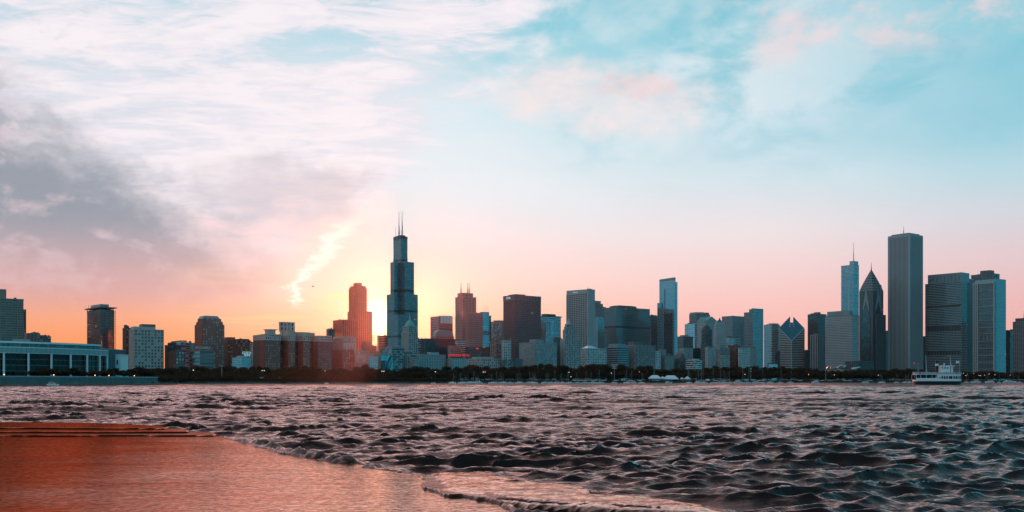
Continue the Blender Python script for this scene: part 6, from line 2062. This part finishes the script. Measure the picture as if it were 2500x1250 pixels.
wh = MB().prism([(fx(2295), -1.9), (fx(2316), -1.9), (fx(2318), 0), (fx(2316), 1.9), (fx(2295), 1.9)], zs[3] + .35, fz(894)).build('wheelhouse', M['ferry_white'], root)
for px_ in (2297, 2304, 2310):
    MB().box(fx(px_) - .4, fx(px_) + .45, -1.96, -1.7, fz(900), fz(896.6)).build('wheelhouse_window', M['ferry_black'], wh)
MB().box(fx(2293), fx(2302), -2.1, 2.1, fz(893.8), fz(892)).build('wheelhouse_roof', M['ferry_white'], wh)
MB().box(fx(2314), fx(2327), -2.2, 2.2, fz(894.6), fz(892.6)).build('bridge_roof', M['ferry_white'], wh)
MB().box(fx(2319.5), fx(2324), -1.5, 1.5, zs[3] + .35, fz(894.6)).build('pilot_box', M['ferry_white'], root)
MB().tube((fx(2305), 0, fz(892)), (fx(2305), 0, fz(886)), .5, .12, 8).build('searchlight', M['ferry_white'], wh)
m1 = MB().tube((fx(2262), 0, zs[3]), (fx(2260.4), 0, fz(867.5)), .16, .07, 6).build('mast', M['ferry_white'], root)
m2 = MB().tube((fx(2321.5), 0, fz(892.6)), (fx(2319), 0, fz(867)), .16, .07, 6).build('mast', M['ferry_white'], root)
mb = MB()
for p_, q_ in (((fx(2260.4), 0, fz(868)), (fx(2242), 0, fz(889))), ((fx(2260.4), 0, fz(870)), (fx(2276), 0, fz(874))), ((fx(2319), 0, fz(868)), (fx(2302), 0, fz(874.5)))):
    mb.tube(p_, q_, .05, .05, 4)
mb.build('rigging', M['rail_canvas'], root, 'stuff')


def flag(px0, px1, py0, py1, mat, nm, staff):
    v, fc = [], []
    n = 7
    for i in range(n):
        f_ = i / (n - 1)
        x_ = fx(px0 + (px1 - px0) * f_)
        for z_ in (fz(py0 + f_ * .6), fz(py1 + f_ * 1.2 * (1 if nm == 'ensign' else 0))):
            v += [(x_, .25 * math.sin(f_ * 7), z_), (x_, .25 * math.sin(f_ * 7) + .03, z_)]
    for i in range(n - 1):
        a = 4 * i
        fc += [(a, a + 4, a + 6, a + 2), (a + 1, a + 3, a + 7, a + 5), (a, a + 1, a + 5, a + 4), (a + 2, a + 6, a + 7, a + 3)]
    o_ = mesh_obj(nm, v, fc, M[mat], root)
    MB().tube((fx(staff), .1, zs[3] + .3), (fx(staff - (.8 if nm == 'ensign' else 0)), .1, fz(py1 - 1)), .07, .05, 5).build('flagstaff', M['ferry_white'], root)
    return o_


fl = flag(2240, 2230, 888.5, 882.5, 'flag_red', 'ensign', 2241.5)
v = [(fx(2237), -.12, fz(885.6)), (fx(2240), -.12, fz(885.4)), (fx(2240), -.12, fz(882.6)), (fx(2237), -.12, fz(882.9))]
mesh_obj('canton', v + [(a, b_ + .4, c_) for a, b_, c_ in v], [(0, 1, 2, 3), (7, 6, 5, 4), (0, 4, 5, 1), (1, 5, 6, 2), (2, 6, 7, 3), (3, 7, 4, 0)], M['flag_blue'], fl)
flag(2342, 2334, 886.3, 881.3, 'ferry_white', 'pennant', 2342.5)
for px_ in (2240.5, 2328.5):
    mb = MB()
    n_ = 12
    for i in range(n_):
        a0, a1 = 2 * math.pi * i / n_, 2 * math.pi * (i + 1) / n_
        mb.tube((fx(px_) + .55 * math.cos(a0), -3.75, zs[3] + 1.0 + .55 * math.sin(a0)), (fx(px_) + .55 * math.cos(a1), -3.75, zs[3] + 1.0 + .55 * math.sin(a1)), .13, .13, 5)
    mb.build('lifebuoy', M['red_clothes'], root)
who = [('dark', 'left end of the ferry upper deck, darkly dressed passenger'), ('red', 'passenger in red near the ferry stern flag'), ('dark', 'dark passenger left of the ferry rear mast'), ('pale', 'pale-shirted passenger beside the ferry rear mast'),
       ('dark', 'dark passenger halfway between ferry mast and funnel'), ('dark', 'dark passenger just left of the ferry funnel'), ('red', 'passenger in red before the ferry wheelhouse'), ('dark', 'dark passenger alone at the ferry bow rail')]
for (cl, lab), px_ in zip(who, (2234.5, 2243, 2252, 2257.5, 2266, 2277, 2306.5, 2341)):
    person((root.location.x + fx(px_), FY - (2.4 if px_ < 2340 else .3), zs[3] + .36), random.uniform(-.6, .6), cl + '_clothes', lab, random.choice((0, 1)), 'ferry passengers')

# ------------------------------------------------------------------ boats in the harbour
solid('boat_white', (0.68, 0.70, 0.72), 0.4, 0, 0.05, 0.5, 0.5)
solid('boat_grey', (0.26, 0.28, 0.30), 0.5)
solid('mast_metal', (0.42, 0.41, 0.38), 0.4, 0.5)


def boat_hull(L, w, h, sheer=.35):
    v, fc = [], []
    st = np.linspace(0, 1, 9)
    for s in st:
        half = w * (1 - (2 * abs(s - .42)) ** 2.6 * (.35 if s < .42 else .98)) * .5
        half = max(half, .03)
        zt = h + sheer * (2 * s - .8) ** 2 * .5
        x_ = (s - .5) * L
        v += [(x_, -half, zt), (x_ - (.04 * L if s > .9 else 0), -half * .55, -.3), (x_ - (.04 * L if s > .9 else 0), half * .55, -.3), (x_, half, zt)]
    for i in range(8):
        a = 4 * i
        for k in range(3):
            fc.append((a + k, a + k + 1, a + 4 + k + 1, a + 4 + k))
        fc.append((a + 3, a, a + 4, a + 7))
    fc += [(0, 3, 2, 1), (32, 33, 34, 35)]
    return v, fc


def sailboat():
    r = empty('sailboat')
    mesh_obj('hull', *boat_hull(9, 2.8, 1.0), M['boat_white'], r)
    MB().prism([(-2.2, -.9), (1.8, -.6), (1.8, .6), (-2.2, .9)], .9, 1.55, [(-2.0, -.75), (1.3, -.5), (1.3, .5), (-2.0, .75)]).build('cabin', M['boat_white'], r)
    MB().tube((.6, 0, .9), (.6, 0, 12.5), .09, .06, 6).build('mast', M['mast_metal'], r)
    MB().tube((.6, 0, 2.2), (-3.6, 0, 2.3), .16, .14, 6).build('boom', M['rail_canvas'], r)
    MB().tube((.6, 0, 12.4), (4.3, 0, 1.2), .05, .05, 4).build('forestay', M['mast_metal'], r)
    return r


def motor_yacht():
    r = empty('motor_yacht')
    mesh_obj('hull', *boat_hull(11, 3.6, 1.5, .6), M['boat_white'], r)
    MB().prism([(-3.6, -1.4), (2.6, -1.2), (2.6, 1.2), (-3.6, 1.4)], 1.4, 3.0, [(-3.4, -1.25), (1.0, -1.0), (1.0, 1.0), (-3.4, 1.25)]).build('cabin', M['boat_white'], r)
    MB().prism([(-3.0, -1.42), (1.9, -1.22), (1.9, 1.22), (-3.0, 1.42)], 2.1, 2.6).build('cabin_window', M['ferry_black'], r)
    MB().box(-2.9, -.4, -1.1, 1.1, 4.3, 4.45).build('flybridge_roof', M['boat_white'], r)
    for x_ in (-2.8, -.6):
        for y_ in (-1, 1):
            MB().tube((x_, y_, 2.95), (x_, y_, 4.3), .05, .05, 5).build('roof_post', M['mast_metal'], r)
    return r


SB, MY = sailboat(), motor_yacht()
items, used = [], [False, False]
masts = [(1105, 912), (1126, 909), (1134, 915), (1144, 914), (1155, 907), (1169, 915), (1202, 914), (1211, 906), (1223.6, 908), (1229.6, 911), (1265.6, 910), (1271, 908), (1292, 909), (1299, 910), (1304.6, 910),
         (1331.6, 910), (1340.6, 911), (1357, 904), (1372, 910), (1389, 910), (1410, 909), (1429, 906), (1445.6, 907), (1465, 904), (1532, 905), (1543, 905), (1566, 910), (1682, 908), (1706.6, 903), (1714, 900),
         (1718.6, 900), (1742, 898), (1757, 903), (1766.6, 904), (1782, 905), (1812, 899), (1826, 899), (1861, 901), (1906, 899), (1930, 904), (2150, 912), (2155, 915), (2189, 912), (2210, 914), (2220, 912), (2360, 912), (2412, 913), (2440, 914), (2472, 912), (2488, 913)]
for px, py in masts:
    Y = shoreY(px) - rt.uniform(20, 90)
    r = SB if not used[0] else copy_tree(SB)
    used[0] = True
    hh = (zat(py, Y)) / 12.5
    r.location = pos(px, Y, .05)
    r.rotation_euler = (rad(rt.uniform(-2, 2)), rad(rt.uniform(-1, 1)), rt.choice((0, math.pi)) + rt.uniform(-.7, .7))
    sc_ = rt.uniform(.8, 1.15)
    r.scale = (sc_, sc_, hh)
    for ch in r.children:
        if ch.name.startswith(('hull', 'cabin')):
            ch.scale = (1, 1, sc_ / hh)
    items.append((r, px, 'moored sailboat with bare mast'))
label_all(items, 'sailboat', 'moored sailboats in the harbour')
items = []
for px, L_, Y in ((130, 31, 440), (797, 11, 830), (1058, 12, 960), (1163, 29, 965), (1247, 15, 985), (1215, 13, 960), (1284, 12, 1010), (1345, 14, 1020), (1362, 13, 1000), (1395, 12, 1040), (1450, 18, 1050), (1470, 10, 1060), (1500, 16, 1060),
                 (1546, 17, 1080), (1633, 18, 1150), (1705, 18, 1170), (1741, 12, 1190), (1772, 13, 1200), (1800, 20, 1220), (1845, 20, 1240), (1880, 18, 1260), (1990, 20, 1310), (2113, 17, 1380), (2466, 30, 1500), (2382, 24, 1480), (2416, 22, 1490)):
    r = MY if not used[1] else copy_tree(MY)
    used[1] = True
    s_ = L_ / F * Y / 11.0
    r.location = pos(px, Y, .1)
    r.rotation_euler = (0, 0, rt.choice((0, math.pi)) + rt.uniform(-.35, .35))
    r.scale = (s_, s_, s_ * rt.uniform(.75, 1.05))
    items.append((r, px, 'white motor yacht' if px > 200 else 'low grey speedboat close to the seawall'))
label_all(items, 'motorboat', 'motorboats in the harbour')

# ------------------------------------------------------------------ cars, vans and tents ashore
CARC = [solid('car_white', (0.66, 0.68, 0.70), .3, 0, .03), solid('car_silver', (0.38, 0.40, 0.42), .3, .4, .03), solid('car_dark', (0.03, 0.03, 0.035), .3, 0, .03), solid('car_blue', (0.16, 0.36, 0.44), .3, 0, .03)]
solid('tyre', (0.015, 0.015, 0.016), .9)


def car_proto(nm, van=False):
    r = empty(nm)
    H = 2.2 if van else 1.45
    MB().prism([(-2.2, -.85), (2.2, -.85), (2.2, .85), (-2.2, .85)], .35, .85, [(-2.15, -.82), (2.1, -.82), (2.1, .82), (-2.15, .82)]).build('body', M['car_white'], r)
    if van:
        MB().prism([(-2.15, -.84), (1.7, -.84), (1.7, .84), (-2.15, .84)], .85, H, [(-2.1, -.8), (.9, -.8), (.9, .8), (-2.1, .8)]).build('cargo_box', M['car_white'], r)
    MB().prism([(-1.9 if not van else .1, -.86), (1.3, -.86), (1.3, .86), (-1.9 if not van else .1, .86)], .86, H - .08, [(-1.1 if not van else .3, -.70), (.55, -.70), (.55, .70), (-1.1 if not van else .3, .70)]).build('windows', M['ferry_black'], r)
    if not van:
        MB().box(-1.1, .55, -.68, .68, H - .09, H).build('roof', M['car_white'], r)
    for x_ in (-1.4, 1.4):
        for y_ in (-.8, .8):
            MB().tube((x_, y_ - .1, .33), (x_, y_ + .1, .33), .33, .33, 10).build('wheel', M['tyre'], r)
    return r


CP, VP = car_proto('parked_car'), car_proto('parked_van', True)
cu = [False, False]
items = []
spots = [(618, 0, 0), (637, 1, 3), (665, 0, 0), (684, 1, 3), (709, 0, 2), (734, 0, 0), (742, 0, 1), (750, 0, 0), (768, 0, 0), (782, 0, 1), (815, 0, 0), (892, 0, 0), (1404, 0, 0), (1416, 0, 0), (1421, 0, 1), (1427, 0, 0), (1438, 0, 3), (1449, 0, 0),
         (1462, 0, 3), (1473, 0, 0), (1504, 0, 0), (1522, 1, 3), (1539, 0, 0), (1562, 0, 0), (1597, 0, 3), (1604, 0, 0), (1718, 0, 3), (1727, 1, 0), (1748, 0, 0), (1762, 0, 1), (1768, 0, 0), (1800, 0, 0), (1822, 1, 1), (1839, 1, 3), (1854, 0, 0), (1863, 0, 0),
         (1954, 0, 0), (1992, 0, 0), (1998, 0, 3), (2008, 0, 0), (2028, 0, 1), (2063, 0, 0), (2075, 0, 0), (2100, 0, 3), (2120, 0, 0), (2125, 0, 0)]
cname = ['white', 'silver', 'dark', 'pale blue']
for px, van, ci in spots:
    P = VP if van else CP
    r = P if not cu[van] else copy_tree(P)
    cu[van] = True
    Y = shoreY(px) + (26 if px < 1000 else 12) + rt.uniform(-2, 2)
    s_ = 1.25 if px < 1000 else 1.35
    r.location = pos(px, Y, GZ - .18 if px > 1000 else GZ + .8)
    r.scale = (s_, s_, s_)
    r.rotation_euler = (0, 0, rt.choice((0, math.pi)) + rt.uniform(-.3, .3) - .25)
    for ch in r.children:
        if ch.name.startswith(('body', 'roof', 'cargo')):
            ch.material_slots[0].link = 'OBJECT'
            ch.material_slots[0].material = CARC[ci]
    items.append((r, px, '%s %s parked on the lakefront' % (cname[ci], 'van' if van else 'car')))
label_all(items, 'car', 'vehicles parked along the lakefront')
solid('tent_cloth', (0.66, 0.74, 0.76), .8, 0, .05)


def tent(px0, px1, py0, py1, hip, label):
    Y = shoreY((px0 + px1) / 2) + 20
    r = empty('event_tent', pos((px0 + px1) / 2, Y, GZ - .2))
    tag(r, label, 'tent', 'white tents on the lakefront')
    w = (px1 - px0) / F * Y / 2
    d = min(w * .7, 6)
    z0, z1 = zat(py1, Y) - GZ, zat(py0, Y) - GZ
    rx = w * hip
    MB().prism([(-w, -d), (w, -d), (w, d), (-w, d)], z0, 0, [(-rx, -.15, z1), (rx, -.15, z1), (rx, .15, z1), (-rx, .15, z1)]).build('roof_cloth', M['tent_cloth'], r)
    MB().box(-w + .1, w - .1, -d + .1, d - .1, z0 - 1.0, z0 + .002).build('valance', M['tent_cloth'], r)
    for x_ in (-w + .3, 0, w - .3):
        for y_ in (-d + .3, d - .3):
            MB().tube((x_, y_, 0), (x_, y_, z0), .12, .12, 6).build('pole', M['white_panel'], r)


tent(1584, 1613, 915.5, 922.5, .45, 'larger ridge tent with a rounded white roof, leftmost of the tents')
tent(1611, 1624, 918.5, 922.5, .1, 'small peaked tent between the two big white tents')
tent(1620, 1655, 916, 924, .5, 'broad white marquee with slanting ends, second big tent')
tent(1661, 1669, 921, 923.5, .2, 'tiny white awning between the marquee and the pointed tent')
tent(1671, 1685, 917.8, 924, .02, 'pointed white pavilion tent right of the marquee')

# ------------------------------------------------------------------ lamps and floodlight towers
def lamp_post(px, py, heads, Y=None, mat='lamp_white', nm='street_lamp'):
    Y = Y or shoreY(px) + 44
    r = empty(nm, pos(px, Y, GZ - .2))
    z1 = zat(py, Y) - GZ + .2
    MB().tube((0, 0, 0), (0, 0, z1), .18, .10, 6).build('pole', M['dark_steel'], r)
    for i in range(heads):
        x_ = 0 if heads == 1 else (-1.0 + 2.0 * i) * 1.0
        if heads > 1:
            MB().tube((0, 0, z1 - .4), (x_, 0, z1), .07, .07, 5).build('arm', M['dark_steel'], r)
        MB().ring((x_, 0), .30, .42, z1 - .1, z1 + .28, 8).build('lamp_head', M[mat], r)
        MB().ring((x_, 0), .45, .12, z1 + .281, z1 + .5, 8).build('lamp_cap', M['dark_steel'], r)
    return r


items = []
for px, py, hd in ((472, 904, 1), (642.5, 905, 2), (793.5, 905.5, 1), (935, 906.7, 2), (1063, 907.5, 1), (1182, 908.5, 2), (1389, 909, 1), (1394, 920, 1), (1492.5, 911, 1), (1561, 908, 1), (1819, 914, 1), (1974, 914.5, 1), (2037, 915.3, 1), (2144, 916, 1),
                  (2352, 911.5, 1), (2358, 917, 1), (2377, 911.6, 1), (2390, 916.5, 1), (2394, 917, 1), (2404, 916, 1), (2415, 913, 1), (2429, 915, 1), (2466, 916, 1)):
    items.append((lamp_post(px, py, hd), px, 'lit %s street lamp' % ('twin-headed' if hd == 2 else 'single-headed')))
label_all(items, 'street lamp', 'lit lamps along the lakefront')
items = []
for px in (10, 131.5, 232, 266, 328):
    Yq = float(np.interp(px, [a for a, b_ in T0], [b_ for a, b_ in T0])) + 1.6
    r = empty('terrace_light', pos(px, Yq, TZ - .3))
    MB().tube((0, 0, 0), (0, 0, .95), .10, .08, 6).build('post', M['dark_steel'], r)
    MB().ring((0, 0), .22, .26, .95, 1.3, 8).build('amber_globe', M['lamp_amber'], r)
    MB().ring((0, 0), .30, .08, 1.301, 1.42, 8).build('globe_cap', M['dark_steel'], r)
    items.append((r, px, 'small amber light on the seawall'))
label_all(items, 'light', 'amber lights along the seawall')


def flood_tower(px, py, w, rows, label):
    Y = shoreY(px) + 30
    r = empty('floodlight_tower', pos(px, Y, GZ - .2))
    tag(r, label, 'light tower')
    z1 = zat(py, Y) - GZ
    MB().tube((0, 0, 0), (0, 0, z1), .45, .25, 8).build('pole', M['grey_steel'], r)
    for k in range(rows):
        ww = w * (1 if k == rows - 1 else .7)
        MB().box(-ww, ww, -.4, .4, z1 - (rows - 1 - k) * 2.2 - .45, z1 - (rows - 1 - k) * 2.2 + .45).build('light_rack', M['pale_fascia'], r)


flood_tower(1500, 890, 4.2, 3, 'floodlight tower with a wide pale rack above the boats, left one')
flood_tower(1597, 897, .5, 1, 'slim bare floodlight pole behind the leftmost tent')
flood_tower(1680, 896, 1.6, 2, 'floodlight tower with a small head beside the pointed tent')
flood_tower(1833, 899, 1.2, 3, 'dark floodlight pole with stacked heads below the gridded tower')
flood_tower(2016, 897, .5, 1, 'tall pale pole left of the silver sails')
flood_tower(541.5, 893, .9, 1, 'short white beacon post rising from the trees by the inn')

# a bird high over the left roofs
root = empty('bird', pos(764, 330, zat(698.5, 330)))
tag(root, 'single small dark bird in the sunset sky', 'bird')
mesh_obj('body', *boat_hull(.62, .16, .10, .02), M['dark_brick'], root)
for s in (-1, 1):
    mesh_obj('wing', [(.08, 0, .05), (-.12, 0, .05), (-.10, s * .3, .16), (.05, s * .3, .16), (-.12, s * .62, .06), (.08, 0, .08), (-.12, 0, .08), (-.10, s * .3, .19), (.05, s * .3, .19), (-.12, s * .62, .08)],
             [(0, 1, 2, 3), (3, 2, 4), (5, 8, 7, 6), (8, 9, 7), (0, 3, 8, 5), (1, 6, 7, 2), (3, 4, 9, 8), (2, 7, 9, 4)], M['dark_brick'], root)

# ------------------------------------------------------------------ air
mH = bpy.data.materials.new('haze')
mH.use_nodes = True
tH = Tree(mH.node_tree)
vol = tH.n('ShaderNodeVolumePrincipled')
vol.inputs['Color'].default_value = (0.80, 0.86, 0.90, 1)
vol.inputs['Density'].default_value = HAZE_D
vol.inputs['Anisotropy'].default_value = 0.95
oH = tH.n('ShaderNodeOutputMaterial')
tH.put(oH.inputs['Volume'], vol.outputs[0])
hz_ = MB().box(-5700, 5700, -3100, 6050, -2.6, 560).build('haze', mH, None, 'stuff')
hz_['label'] = 'thin bright evening haze over lake and city'
hz_['category'] = 'haze'
